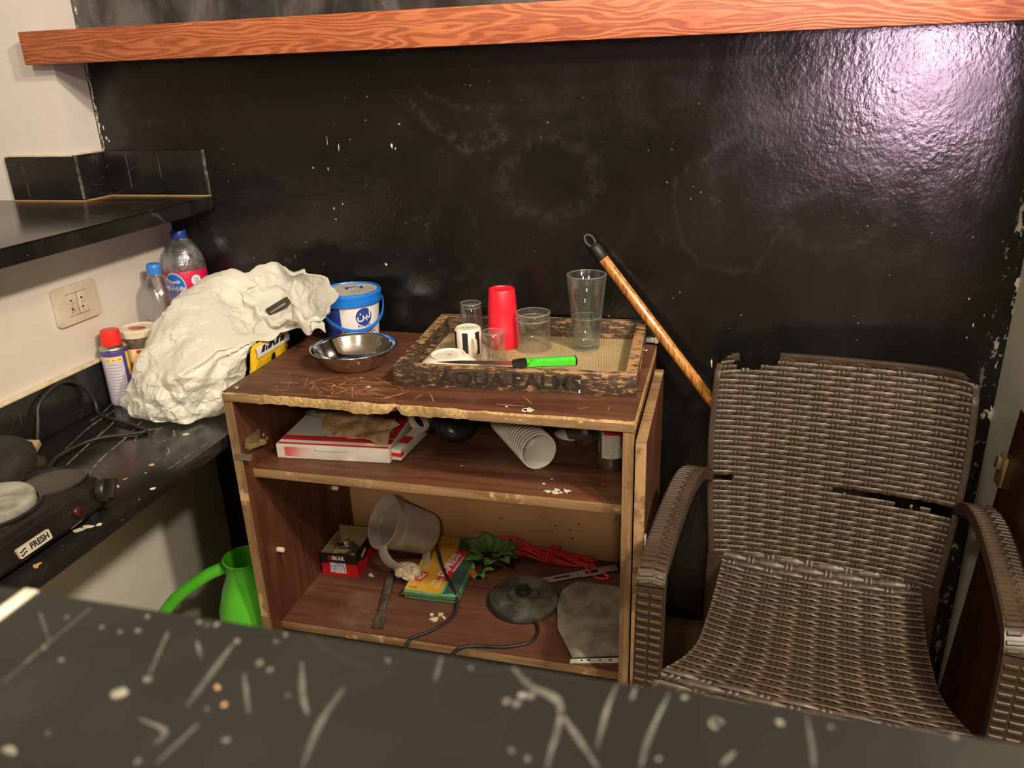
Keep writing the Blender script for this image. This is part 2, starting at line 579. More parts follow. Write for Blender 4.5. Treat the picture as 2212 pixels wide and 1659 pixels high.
M['cream'] = plain('cream_plaster', (.70, .61, .42), .7, c2=(.55, .46, .30), vs=40, bump=.4, bs=90)
M['lam_x'] = wood_lam('walnut_laminate_x', (.070, .026, .014), (.150, .060, .030), (.125, .070, .042), 'x')
M['lam_z'] = wood_lam('walnut_laminate_z', (.062, .021, .011), (.135, .047, .022), (.095, .045, .024), 'z')
M['lam_low'] = wood_lam('walnut_laminate_dusty', (.080, .032, .020), (.145, .060, .035), (.20, .150, .105), 'x', .5)
M['chip'] = chip_edge()
M['band_x'] = edge_band('worn_edging_x', 'x')
M['band_z'] = edge_band('worn_edging_z', 'z')
M['band_light'] = plain('rubbed_edge', (.34, .21, .095), .7, c2=(.17, .095, .045), vs=30, lo=.45, hi=.6, bump=.4)
M['hardboard'] = plain('hardboard', (.46, .26, .12), .6, c2=(.38, .20, .09), vs=6, bump=.05)
M['scratch'] = plain('bare_scratch', (.36, .155, .06), .8, c2=(.54, .30, .13), vs=90)
M['white_chip'] = plain('white_paint_fleck', (.66, .63, .50), .7, c2=(.45, .42, .32), vs=60)
M['bar_fleck'] = plain('bar_paint_fleck', (.24, .23, .175), .7, c2=(.075, .07, .06), vs=160, lo=.35, hi=.6)
M['pale_mark'] = plain('pale_mark', (.21, .20, .17), .6, c2=(.035, .033, .029), vs=70, lo=.4, hi=.6)
M['vein'] = plain('pale_vein', (.12, .117, .10), .6, c2=(.04, .039, .034), vs=60, lo=.3, hi=.7)
M['tan_chip'] = plain('tan_fleck', (.62, .36, .16), .7, c2=(.5, .3, .14), vs=60)
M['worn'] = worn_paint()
M['carved'] = plain('dark_carving', (.011, .008, .006), .7, c2=(.030, .019, .012), vs=70)
M['news'] = newsprint()
M['wicker'] = wicker()
M['brown_plastic'] = plain('brown_plastic', (.037, .0215, .013), .4, c2=(.053, .033, .021), vs=10)
M['steel'] = plain('polished_steel', (.62, .60, .57), .10, 1.0, bump=.03, bs=14)
M['steel_worn'] = plain('grey_steel', (.52, .50, .46), .34, 1.0, c2=(.42, .40, .36), vs=30)
M['brass'] = plain('tarnished_hinge', (.48, .37, .18), .42, .8, c2=(.30, .22, .10), vs=50, bump=.3)
M['zinc'] = plain('zinc', (.6, .55, .44), .35, .9, c2=(.4, .34, .24), vs=60)
M['glass'] = thin_clear('clear_glass', (.95, .96, .95), .07, .03, .012, (.85, .85, .80), 0, 0, .42)
M['glass_green'] = thin_clear('pint_glass', (.93, .96, .955), .07, .03, .010, (.80, .92, .88), 0, 0, .38)
M['water'] = thin_clear('water', (.90, .94, .93), .06, .02, .03, (.75, .85, .8), 0, 0, .22)
M['rim_glint'] = thin_clear('painted_rim_glint', (.9, .95, .93), .25, .05, .35, (.85, .95, .90))  # pale haze colour standing in for light caught on glass edges
M['red_plastic'] = plain('red_plastic', (.80, .016, .035), .38, c2=(.72, .012, .03), vs=8)
M['ceramic'] = plain('white_ceramic', (.80, .76, .66), .18, c2=(.72, .67, .55), vs=10)
M['ink'] = plain('black_ink', (.012, .012, .014), .4)
M['black_plastic'] = plain('black_plastic', (.012, .011, .011), .32, c2=(.03, .026, .022), vs=14, lo=.5, hi=.75)
M['black_matt'] = plain('black_rubber', (.010, .009, .009), .5, c2=(.022, .020, .018), vs=20)
M['green_handle'] = plain('green_rubber', (.07, .62, .035), .42, c2=(.04, .26, .03), vs=60, lo=.55, hi=.72)
M['blue_plastic'] = plain('blue_plastic', (.012, .19, .72), .3, c2=(.012, .16, .62), vs=9)
M['blue_dark'] = plain('navy_print', (.022, .05, .29), .4)
M['white_print'] = plain('white_print', (.80, .79, .78), .4, c2=(.74, .73, .72), vs=20)
M['lid_white'] = plain('clouded_lid', (.58, .56, .47), .25, c2=(.42, .40, .31), vs=26)
M['choc'] = plain('red_brown_print', (.33, .02, .015), .35, c2=(.55, .10, .06), vs=40)
M['gold_print'] = plain('gold_print', (.70, .45, .12), .45)
M['cap_blue'] = plain('dark_blue_cap', (.02, .06, .36), .35)
M['cap_light'] = plain('light_blue_cap', (.045, .24, .78), .35)
M['pet'] = thin_clear('clear_bottle_plastic', (.96, .97, .98), .10, .10, .03, (.85, .85, .88), 30, 70, .12)
M['pet_dew'] = thin_clear('wet_bottle_plastic', (.86, .87, .90), .16, .16, .20, (.75, .76, .8), 60, 130)
M['label_red'] = plain('crimson_label', (.62, .012, .075), .35)
M['label_blue'] = plain('blue_label', (.015, .13, .48), .35)
M['label_lightblue'] = plain('pale_blue_label', (.25, .55, .8), .35)
M['can_white'] = plain('lilac_white_can', (.62, .56, .66), .35, c2=(.52, .46, .56), vs=12)
M['can_blue'] = plain('violet_blue_can', (.07, .055, .24), .3)
M['can_yellow'] = plain('yellow_print', (.85, .62, .08), .4)
M['grey_ink'] = plain('grey_ink', (.24, .22, .28), .5)
M['cap_red'] = plain('red_cap', (.72, .025, .018), .35)
M['jar_cream'] = plain('cream_label', (.82, .57, .27), .4)
M['jar_red'] = plain('dark_red_label', (.55, .012, .02), .4)
M['jar_lid'] = plain('cream_lid', (.75, .66, .52), .4, c2=(.62, .50, .38), vs=20)
M['jar_wall'] = thin_clear('cloudy_jar', (.75, .70, .60), .10, .2, .45, (.50, .40, .28), 20)
M['yellow'] = plain('yellow_foil', (.84, .56, .02), .32, c2=(.74, .46, .01), vs=18, bump=.4, bs=40)
M['card'] = plain('grey_card', (.40, .27, .14), .8, c2=(.33, .22, .11), vs=14)
M['card_white'] = plain('white_card', (.74, .71, .64), .6, c2=(.62, .58, .50), vs=10)
M['red_ink'] = plain('red_print', (.62, .03, .03), .45, c2=(.55, .022, .025), vs=12)
M['blue_ink'] = plain('blue_pen', (.02, .15, .42), .5)
M['bread'] = plain('dry_flatbread', (.40, .205, .09), .9, c2=(.62, .41, .22), vs=40, lo=.4, hi=.62, bump=.9, bs=90)
M['grey_film'] = plain('grey_film', (.17, .16, .14), .4, c2=(.25, .24, .21), vs=20)
M['paper_cup'] = plain('white_paper_cup', (.74, .71, .64), .5, c2=(.66, .62, .54), vs=12)
M['beige_ring'] = plain('beige_plastic', (.47, .38, .28), .35)
M['clear_film'] = thin_clear('clear_film', (.9, .86, .78), .18, .12, .16, (.55, .46, .33), 40, 60)
M['jam'] = plain('dark_contents', (.06, .032, .012), .5, c2=(.03, .02, .01), vs=30)
M['jug'] = thin_clear('translucent_plastic', (.90, .86, .81), .06, .3, .46, (.96, .91, .85), 0, 0, .25)
M['wrap'] = plain('crumpled_wrapper', (.55, .44, .27), .3, c2=(.72, .64, .48), vs=70, bump=.8, bs=120)
M['rust'] = plain('rusty_tool', (.035, .028, .022), .6, c2=(.10, .08, .055), vs=50, bump=.6, bs=90)
M['sponge_y'] = plain('ochre_card', (.62, .35, .045), .35, c2=(.55, .29, .03), vs=9)
M['sponge_g'] = plain('dark_green_pack', (.06, .10, .08), .3, c2=(.035, .07, .06), vs=12)
M['sponge_green'] = plain('green_sponge', (.07, .26, .12), .8, c2=(.10, .34, .17), vs=60, bump=.5)
M['leaf'] = plain('plastic_leaf', (.10, .22, .06), .35, c2=(.19, .34, .11), vs=30)
M['leaf_light'] = plain('light_plastic_leaf', (.20, .40, .09), .35, c2=(.07, .2, .04), vs=30)
M['berry'] = plain('red_berry', (.75, .04, .02), .3)
M['twig'] = plain('dark_twig', (.03, .022, .014), .7)
M['rope'] = plain('red_rope', (.80, .045, .035), .5, c2=(.66, .02, .025), vs=90, bump=.4, bs=400)
M['kettle'] = plain('dusty_black_plastic', (.036, .036, .029), .42, c2=(.115, .11, .08), vs=22, lo=.42, hi=.72)
M['grey_plate'] = plain('dull_zinc_plate', (.42, .40, .35), .45, .3, c2=(.34, .32, .27), vs=30)
M['stone'] = plain('dirty_grey_blade', (.36, .32, .245), .7, c2=(.17, .145, .10), vs=26, lo=.35, hi=.7, bump=.5, bs=70)
M['white_metal'] = plain('white_metal', (.70, .72, .62), .45, c2=(.55, .56, .47), vs=30)
M['door'] = wood_lam('dark_walnut_door', (.030, .010, .006), (.060, .020, .010), (.085, .035, .02), 'z', .35)
M['stick'] = None
M['film_white'] = None
M['hot_black'] = plain('black_enamel', (.008, .007, .006), .26, c2=(.030, .022, .017), vs=10, lo=.45, hi=.8)
M['burner'] = plain('ashy_burner', (.20, .19, .155), .75, c2=(.34, .33, .27), vs=34, lo=.35, hi=.65, bump=.7, bs=60)
M['badge'] = plain('badge_silver', (.50, .44, .36), .45)
M['lamp_red'] = plain('red_indicator', (.055, .005, .004), .25)
M['cloth'] = plain('black_cloth', (.009, .0075, .0065), .9, c2=(.018, .014, .012), vs=30, bump=.5, bs=150)
M['green_can'] = plain('green_translucent_plastic', (.10, .55, .03), .32, c2=(.07, .44, .02), vs=5, sss=0.0)
M['plank'] = plain('old_plank', (.17, .105, .06), .8, c2=(.11, .065, .04), vs=14, stretch=(2, 20, 20))
M['socket'] = plain('ivory_plastic', (.66, .58, .46), .4, c2=(.58, .49, .37), vs=24)
M['soot'] = plain('soot', (.05, .042, .03), .9, c2=(.14, .12, .09), vs=160)

def broom_wood():
    t = NT('varnished_broom_wood')
    co = t.co((30, 30, 1.5))
    g = t.noise(co, 4.5, 6, .65, 1.2)
    k = t.mix(t.ramp(g, .35, .65), (.26, .085, .018), (.62, .28, .06))
    k = t.mix(t.ramp(t.noise(t.co((60, 60, 2.5)), 3, 4, .7), .56, .64, 0, .7), k, (.14, .04, .01))
    t.col(k); t.set(rough=.22, spec=.5, coat=.5, coatr=.12); t.bump(g, .35, .001)
    return t.m
M['stick'] = broom_wood()

def white_film():
    t = NT('white_carrier_film')
    n = t.n
    t.col((.79, .785, .70)); t.set(rough=.30, spec=.45)
    co = t.co()
    t.bump(t.noise(co, 40, 4, .6, 2.0), .22, .003)
    tl = t.node('ShaderNodeBsdfTranslucent'); tl.inputs[0].default_value = (.86, .84, .75, 1)
    mx = t.node('ShaderNodeMixShader'); mx.inputs[0].default_value = .28
    t.lk(t.p.outputs[0], mx.inputs[1]); t.lk(tl.outputs[0], mx.inputs[2])
    t.lk(mx.outputs[0], t.out.inputs[0])
    return t.m
M['film_white'] = white_film()

# levels (metres above the floor)
UC = 1.112      # upper counter and bar top
LC = 0.728      # lower counter top
CT = 0.820      # cabinet top
MS = 0.650      # cabinet middle shelf
BS = 0.285      # cabinet bottom shelf

# ------------------------------------------------------------------ the setting
def struct(name, mat, *boxes, bevel=0):
    mb = MB()
    for b in boxes: mb.box(*b)
    return mb.build(name, mat, kind='structure', bevel=bevel)

struct('floor', M['floor'], (-3.6, 2.6, -4.6, .1, -.1, 0))
struct('ceiling', M['ceil'], (-3.6, 2.6, -4.6, .1, 2.6, 2.7))
struct('wall_back', M['black_wall'], (-1.44, .62, 0, .1, 0, 2.6))
struct('wall_right', M['green_white'], (.516, .62, -.42, 0, 0, 2.6))
struct('wall_pillar', M['pillar'], (-2.6, -1.386, -.087, .0, 0, 2.6))
struct('wall_left', M['white_wall'], (-1.36, -1.238, -1.32, -.0015, 0, 1.081))
struct('wall_far_left', M['plain_wall'], (-3.6, -3.5, -4.6, .1, 0, 2.6), (-3.5, -2.6, -.087, .1, 0, 2.6))
struct('wall_far_right', M['plain_wall'], (2.5, 2.6, -4.6, .1, 0, 2.6), (.62, 2.5, 0, .1, 0, 2.6))
struct('wall_front', M['plain_wall'], (-3.6, 2.6, -4.6, -4.5, 0, 2.6))

def flecks(pts, z, h=.0004, n=9, jag=.35):
    mb = MB()
    for x, y, r in pts:
        a0 = rnd.uniform(0, 6.28); el = rnd.uniform(.55, 1.0)
        poly = []
        for k in range(n):
            a = 2*PI*k/n; q = r*(1+rnd.uniform(-jag, jag))
            px, py = q*math.cos(a), q*el*math.sin(a)
            poly.append((x+px*math.cos(a0)-py*math.sin(a0), y+px*math.sin(a0)+py*math.cos(a0)))
        mb.prism(poly, z-.0005, z+h)
    return mb

def streak(mb, pts, w, z, h=.0004):
    """a scratch: a flat sliver that narrows at both ends"""
    P = catmull([(x, y, 0) for x, y in pts], 5)
    N = len(P); Lp = []; Rp = []
    for i, p in enumerate(P):
        t = (P[min(i+1, N-1)] - P[max(i-1, 0)]); t.normalize()
        q = Vector((-t.y, t.x, 0))
        k = w*.5*(.25+.75*math.sin(PI*(i+.5)/N))*(1+rnd.uniform(-.25, .25))
        Lp.append(p+q*k); Rp.append(p-q*k)
    mb.prism([(a.x, a.y) for a in Lp] + [(a.x, a.y) for a in Rp[::-1]], z-.0005, z+h)

def wall_flakes(name, par, spots, y):
    q = MB()
    for x, z, w, h in spots:
        n_ = 9; pts = []
        for k in range(n_):
            a = 2*PI*k/n_; g_ = 1+rnd.uniform(-.4, .4)
            pts.append((x+.75*w*g_*math.cos(a), z+.75*h*g_*math.sin(a)))
        q.add([(px_, y, pz_) for px_, pz_ in pts] + [(px_, y-.0012, pz_) for px_, pz_ in pts], [tuple(range(n_, 2*n_))[::-1]] + [(i, (i+1) % n_, (i+1) % n_+n_, i+n_) for i in range(n_)])
    q.build(name, M['white_chip'], par, kind='stuff')
wbk = bpy.data.objects['wall_back']
sp = []
for k in range(60):
    z = 1.215+.30*rnd.random()**1.2
    sp.append((-1.3815+abs(rnd.gauss(0, .0022)), z, rnd.uniform(.001, .0028), rnd.uniform(.003, .010)))
sp += [(-1.366, 1.238, .003, .005), (-1.362, 1.232, .002, .003), (-1.369, 1.26, .0015, .006)]
wall_flakes('plaster_fleck', wbk, sp, 0)
wall_flakes('plaster_fleck', wbk, [(-.82, 1.225, .0008, .011), (-.795, 1.212, .0010, .010), (-.675, 1.213, .0028, .006), (-.668, 1.208, .002, .003), (-.655, 1.256, .003, .0016), (-.86, 1.17, .002, .002), (-.825, 1.168, .001, .004),
    (-.822, 1.085, .0015, .004), (-.80, 1.095, .0012, .003), (-.82, 1.062, .004, .0012), (-.51, 1.327, .001, .001), (-.72, 1.31, .0014, .0014), (-.50, 1.325, .0016, .0016), (-.90, 1.01, .001, .001), (-.712, .965, .003, .004),
    (-.012, .78, .0022, .007), (-.011, .772, .0015, .004), (.44, .93, .0022, .003), (.455, .88, .0018, .006), (.448, .855, .002, .003), (.47, .90, .0012, .003), (.30, .97, .001, .001), (.36, 1.05, .001, .0008)], 0)

# red stained timber shelf along the top
sh = thing('wall_shelf', 'long red-brown stained timber shelf board fixed high across the black wall', 'shelf', (-.45, -.06, 1.393))
MB().box(-1.421, .514, -.125, -.0885, 1.393, 1.456).build('fascia_board', M['timber'], sh, bevel=.0015, world=True)
MB().box(-1.384, .514, -.0885, -.001, 1.402, 1.440).build('shelf_board', M['timber'], sh, bevel=.0015, world=True)

# upper counter: slab, upright tiles, grout
uc = thing('upper_countertop', 'high black marble bar ledge with upright tiles in the left corner', 'countertop', (-1.4, -.7, 1.081))
MB().box(-1.76, -1.114, -1.322, -.0885, 1.0812, UC).box(-1.384, -1.114, -.0885, -.001, 1.0812, UC).build('slab', M['marble'], uc, bevel=.003, world=True)
MB().box(-1.568, -1.379, -.0955, -.0885, UC, 1.207).build('tile', M['marble_tile'], uc, bevel=.003, world=True)
MB().box(-1.3845, -1.3775, -.0945, -.0095, UC, 1.209).build('tile', M['marble_tile'], uc, bevel=.0015, world=True)
MB().box(-1.3845, -1.120, -.0090, -.0012, UC, 1.2105).build('tile', M['marble_tile'], uc, bevel=.0015, world=True)
g = MB()
g.box(-1.565, -1.376, -.0972, -.0956, UC, UC+.0016).box(-1.3768, -1.3755, -.0955, -.009, UC, UC+.0016).box(-1.376, -1.114, -.0105, -.0092, UC, UC+.0016)
g.build('grout_line', M['tan_chip'], uc, world=True)
MB().box(-1.558, -1.386, -.094, -.0872, 1.2072, 1.2112).box(-1.3858, -1.379, -.094, -.003, 1.2092, 1.213).build('plaster_bead', M['cream'], uc, world=True, bevel=.001)
s1 = MB()
for a, b in ((-1.522, .08), (-1.318, .07), (-1.235, .05)):
    s1.box(a-.0003, a+.0003, -.0098 if a > -1.4 else -.0960, -.0088 if a > -1.4 else -.0952, 1.20-b, 1.203)
s1.box(-1.3792, -1.3774, -.0962, -.0900, UC, 1.208).box(-1.1208, -1.1197, -.0100, -.001, UC, 1.211)
s1.build('pale_scratch', M['pale_mark'], uc, world=True, kind='stuff')

# lower counter: slab, upright skirting tile and plaster bead
lc = thing('lower_countertop', 'low black marble counter below the socket with a tiled upstand', 'countertop', (-1.06, -.65, .70))
MB().box(-1.2375, -.884, -1.32, -.001, .704, LC).build('slab', M['marble'], lc, bevel=.003, world=True)
up = MB().box(-1.2375, -1.2365, -1.32, -.0015, LC+.0005, .819).build('trim_1', M['cream'], kind='structure')
MB().box(-1.2364, -1.2265, -1.32, -.2505, LC+.0003, .820).build('tile', M['marble_tile'], up, bevel=.0012)
MB().box(-1.2364, -1.2265, -.2495, -.0015, LC+.0003, .820).build('tile', M['marble_tile'], up, bevel=.0012)
MB().box(-1.2378, -1.2262, -1.32, -.002, .8202, .8262).build('plaster_bead', M['cream'], up, bevel=.0018)
mk = MB()
for pts, w in (([(-1.17, -.33), (-1.14, -.42), (-1.12, -.50), (-1.09, -.60)], .004), ([(-1.10, -.36), (-1.07, -.46), (-1.05, -.55), (-1.01, -.64)], .0035),
               ([(-1.19, -.34), (-1.18, -.42), (-1.15, -.52)], .0025), ([(-1.03, -.40), (-1.06, -.43), (-1.04, -.47)], .005), ([(-1.00, -.41), (-.98, -.44), (-1.00, -.47)], .006),
               ([(-.97, -.47), (-.945, -.50), (-.95, -.53)], .003), ([(-1.225, -.30), (-1.205, -.36), (-1.20, -.40)], .003), ([(-.90, -.45), (-.905, -.56)], .002)):
    streak(mk, pts, w, LC)
mk.build('pale_vein', M['pale_mark'], lc, world=True, kind='stuff')
flecks([(-.905, -.745, .009), (-.912, -.757, .008), (-.892, -.735, .005), (-.885, -.62, .004), (-.965, -.42, .006)], LC).build('white_fleck', M['white_chip'], lc, world=True, kind='stuff')
flecks([(-.945, -.545, .004), (-.955, -.60, .0035), (-.90, -.845, .008), (-.935, -.575, .002)], LC, jag=.6).build('tan_fleck', M['tan_chip'], lc, world=True, kind='stuff')

# foreground bar
br = thing('bar_counter', 'scratched dusty black marble bar top across the foreground', 'counter', (0, -1.6, 0))
MB().box(-1.112, 1.25, -1.86, -1.325, 1.082, UC).build('slab', M['bar'], br, bevel=.002, world=True)
MB().box(-1.112, 1.25, -1.80, -1.42, 0, 1.082).build('base', M['plain_wall'], br, world=True)
jn = MB(); jn.box(-.3285, -.3205, -1.62, -1.3252, UC-.001, UC+.0006)
jn.build('joint', M['white_chip'], br, world=True)
BV = [[(-0.1976,-1.3775),(-0.2008,-1.34)],[(-0.137,-1.3946),(-0.1405,-1.3727),(-0.14,-1.3535)],[(-0.1648,-1.3435),(-0.1549,-1.3608),(-0.1478,-1.3701)],
[(-0.2837,-1.3827),(-0.2842,-1.3637),(-0.2839,-1.3311)],[(-0.2253,-1.3641),(-0.2351,-1.3387)],[(-0.1854,-1.3553),(-0.1711,-1.3747)],[(-0.1047,-1.3415),(-0.1068,-1.3275)],
[(-0.1908,-1.4047),(-0.1874,-1.3845)],[(-0.2127,-1.3872),(-0.198,-1.3905),(-0.1975,-1.3974)],[(-0.3069,-1.3388),(-0.2847,-1.356)],[(-0.2181,-1.3414),(-0.2086,-1.3517)],
[(-0.0751,-1.3275),(-0.0655,-1.3362),(-0.0514,-1.3442),(-0.0503,-1.3746)],[(-0.0508,-1.3472),(-0.0325,-1.3705)],[(-0.0342,-1.3623),(-0.0333,-1.342),(-0.0313,-1.3276)],
[(-0.0175,-1.3671),(-0.0161,-1.3525),(-0.0103,-1.3276)],[(0.0413,-1.3275),(0.0421,-1.3427),(0.042,-1.3535)],[(-0.0246,-1.335),(-0.0238,-1.3275)],[(0.0102,-1.3597),(0.015,-1.3522)]]
mk = MB()
for i, v in enumerate(BV):
    streak(mk, v, (.0024, .0028, .0024, .0012, .0016, .0016, .0018, .0014, .002, .001, .0014, .0034, .0022, .0018, .0018, .0016, .0014, .0016)[i], UC)
for k in range(14):
    x = rnd.uniform(-.5, .5); y = rnd.uniform(-1.55, -1.40); a = rnd.uniform(-.6, .6); L = rnd.uniform(.01, .04)
    streak(mk, [(x, y), (x+L*math.sin(a)*.5+.001, y+L*.5), (x+L*math.sin(a), y+L)], rnd.uniform(.0008, .002), UC)
mk.build('pale_vein', M['vein'], br, world=True, kind='stuff')
SP = [(-0.1719,-1.3893,.0015),(-0.2239,-1.3673,.0018),(-0.2298,-1.3769,.0030),(-0.2841,-1.3606,.0018),(-0.1826,-1.3481,.0018),(-0.1759,-1.351,.0013),(-0.2503,-1.4122,.003),
(-0.1983,-1.4054,.0013),(-0.1886,-1.3768,.0009),(-0.2001,-1.3375,.0013),(-0.225,-1.3291,.0015),(-0.2205,-1.3301,.0011),(-0.2165,-1.3288,.0011),(-0.252,-1.3313,.0012),(-0.2902,-1.3396,.0012),
(-0.2682,-1.3425,.001),(-0.2494,-1.341,.0014),(-0.2573,-1.3435,.001),(-0.1827,-1.3337,.0012),(-0.1809,-1.3287,.001),(-0.1606,-1.3627,.0009),(-0.1285,-1.3348,.0014),(-0.0925,-1.3311,.001),
(-0.0728,-1.3463,.0018),(-0.2426,-1.4018,.0012),(-0.2699,-1.3652,.0008),(-0.0646,-1.3698,.0013),(-0.0661,-1.3417,.003),(-0.0632,-1.3398,.002),(-0.0687,-1.3468,.002),
(0.0315,-1.3342,.0014),(0.0927,-1.3277,.0014),(0.0495,-1.3325,.0009),(-0.0043,-1.3289,.0013),(-0.0578,-1.3721,.0012),(-0.0118,-1.3616,.001)]
for k in range(18):
    SP.append((rnd.uniform(-.45, .4), rnd.uniform(-1.56, -1.40), rnd.uniform(.0006, .0018)))
for k in range(5):
    a = k*1.0+.6; SP.append((.0081+.0022*math.cos(a), -1.34+.0022*math.sin(a), .0010))
flecks(SP, UC).build('white_fleck', M['bar_fleck'], br, world=True, kind='stuff')
flecks([(-0.1917,-1.365,.0013),(-0.1832,-1.373,.0011)], UC).build('tan_fleck', M['tan_chip'], br, world=True, kind='stuff')

# ------------------------------------------------------------------ cabinet
XL, XR, YF, YB, T = -.873, -.122, -.417, -.014, .018
cb = thing('storage_cabinet', 'scuffed dark walnut laminate cabinet with open front, chipped edges and cluttered shelves', 'cabinet', ((XL+XR)/2, (YF+YB)/2, 0))
# top panel with a ragged, broken front edge
def ragged(seed, n, amp):
    q = random.Random(seed); return [q.uniform(-amp, amp) for _ in range(n)]
N = 60
rg = ragged(3, N+1, .0012)
front = []
for i in range(N+1):
    x = XL + (XR-XL)*i/N
    y = YF + .003 + rg[i]
    d = abs(x-(-.535)); y += .010*max(0, 1-d/.012)
    front.append((x, y))
MB().prism(front + [(XR, YB-.012), (XL, YB-.012)], CT-T+.0012, CT).build('top_panel', [M['lam_x']], cb, world=True)
# raw chipboard core showing along the front
core = MB()
lo = ragged(5, N+1, .0016)
def core_pt(i, k):
    x = XL + (XR-XL)*i/N
    notch = max(0, 1-abs(x+.535)/.014)
    sag = .006*max(0, 1-abs(x+.60)/.05)+.003*max(0, 1-abs(x+.49)/.06)
    top = CT-.0009+rg[i]*.5-.004*notch; bot = CT-T-.001+lo[i]-sag+.010*notch
    y = YF+rg[i]*.8+.008*notch
    return [(x, y+.004, top), (x, y+.0006, top-.002), (x, y-.0008+lo[i]*.6, (top+bot)/2), (x, y, bot+.001), (x, y+.006, bot), (x, YF+.04, bot+.001), (x, YF+.04, CT-T+.0016)][k]
core.grid(lambda u, v: core_pt(round(u*N), round(v*6)), N, 6)
core.build('raw_edge', M['chip'], cb, world=True, smooth=50)
MB().box(XL-.0008, XL+.075, YF-.0016, YF-.0002, CT-T, CT-.004).build('edge_strip', M['band_x'], cb, world=True, bevel=.0005)
MB().box(-.40, XR+.0005, YF-.0016, YF-.0002, CT-T-.0005, CT-.0045).build('edge_strip', M['band_x'], cb, world=True, bevel=.0005)
# side edge of top
MB().box(XR-.004, XR+.001, YF+.002, YB-.012, CT-T, CT-.0004).build('raw_edge', M['chip'], cb, world=True, bevel=.0008)
MB().box(XL, XL+T, YF+.0015, YB, 0, CT-T).build('side_panel', M['lam_z'], cb, world=True)
MB().box(XL-.0004, XL+T, YF-.0005, YF+.0013, .001, CT-T-.002).build('edge_strip', M['band_z'], cb, world=True)
MB().box(XR-T, XR, YF+.0015, YB, 0, CT-T).build('side_panel', M['lam_z'], cb, world=True)
MB().box(XR-T, XR+.0004, YF-.0005, YF+.0013, .001, CT-T-.002).build('edge_strip', M['band_z'], cb, world=True)
MB().box(XL+T, XR-T, -.386, YB-.006, MS-T, MS).build('middle_shelf', M['lam_x'], cb, world=True)
MB().box(XL+T, XR-T, -.3885, -.3862, MS-T, MS-.0002).build('edge_strip', M['band_x'], cb, world=True, bevel=.0004)
MB().box(XL+T, XR-T, -.378, YB-.006, BS-T, BS).build('bottom_shelf', M['lam_low'], cb, world=True)
MB().box(XL+T, XR-T, -.3800, -.3782, BS-T, BS-.0002).build('edge_strip', M['band_x'], cb, world=True, bevel=.0004)
MB().box(XL+T, XR-T, YB-.006, YB-.001, .05, CT-T).build('back_panel', M['hardboard'], cb, world=True)
# cup hinge on the left side panel
hg = MB()
hg.box(XL+T, XL+T+.004, -.399, -.352, .690, .718)
hb = hg.build('hinge', M['brass'], cb, world=True, bevel=.0015)
q = MB(); q.M = Matrix.Translation((XL+T+.010, -.378, .700)) @ Matrix.Rotation(R(-14), 4, 'X')
q.box(-.007, .007, -.030, .024, -.006, .006); q.build('hinge_arm', M['brass'], hb, world=True, bevel=.002)
q = MB(); q.M = Matrix.Translation((XL+T+.002, -.416, .689)) @ Matrix.Rotation(R(-8), 4, 'X')
q.box(-.016, .018, -.003, .003, -.006, .006); q.build('hinge_plate', M['zinc'], hb, world=True, bevel=.001)
for yy, zz in ((-.362, .711), (-.370, .703), (-.352, .700)):
    q = MB(); q.M = Matrix.Translation((XL+T+.0165, yy, zz)) @ Matrix.Rotation(R(90), 4, 'Y')
    q.lathe([(.0035, 0), (.0035, .0012), (.002, .0018)], 12); q.build('screw', M['zinc'], hb, world=True, smooth=40)
for yy, zz in ((-.352, .444), (-.10, .452)):
    q = MB(); q.M = Matrix.Translation((XL+T, yy, zz)) @ Matrix.Rotation(R(90), 4, 'Y')
    q.lathe([(.0055, 0), (.0055, .012), (.0045, .014), (.003, .014), (.003, .006)], 14); q.build('shelf_peg', M['jar_lid'], cb, world=True, smooth=40)
q = MB()
for x, zz in ((-.30, .42), (-.26, .415), (-.20, .40), (-.34, .365), (-.285, .375), (-.305, .357), (-.30, .335), (-.47, .37)):
    q.M = Matrix.Translation((x, YB-.0062, zz)) @ Matrix.Rotation(R(90), 4, 'X')
    q.lathe([(.0024, 0), (.0018, .0006)], 10)
q.build('nail_hole', M['ink'], cb, world=True, kind='stuff')
# scratches, flecks and screws on the cabinet top
mk = MB()
def scr(x, y, L, a, w=.0012): streak(mk, [(x, y), (x+L*.5*math.cos(a)+rnd.uniform(-.002, .002), y+L*.5*math.sin(a)), (x+L*math.cos(a), y+L*math.sin(a))], w, CT, .0002)
for k in range(70):
    x = rnd.gauss(-.675, .055); y = rnd.uniform(-.405, -.315)
    if not -.83 < x < -.53: continue
    b = rnd.random()
    a = R(rnd.uniform(100, 150)) if b < .4 else (R(rnd.uniform(40, 80)) if b < .6 else R(rnd.uniform(-14, 10)))
    L = rnd.uniform(.014, .062)
    if y + L*math.sin(a) > -.29 or y + L*math.sin(a) < -.41: continue
    scr(x, y, L, a, rnd.uniform(.0005, .0013))
for x, y, L, a, w in ((-.79, -.355, .04, .05, .0028), (-.62, -.40, .055, 2.0, .0018), (-.66, -.395, .05, 1.2, .0014), (-.47, -.395, .045, 2.1, .0016), (-.51, -.39, .03, 1.3, .0014),
                      (-.30, -.375, .04, 2.2, .0013), (-.36, -.385, .05, .02, .0015), (-.22, -.38, .02, .5, .001), (-.17, -.38, .02, 1.5, .001)):
    scr(x, y, L, a, w)
mk.build('bare_scratch', M['scratch'], cb, world=True, kind='stuff')
flecks([(-.614, -.3475, .005), (-.2998, -.3985, .010), (-.306, -.402, .007), (-.647, -.305, .0025), (-.68, -.352, .003), (-.34, -.392, .003)], CT, .0003).build('white_fleck', M['white_chip'], cb, world=True, kind='stuff')
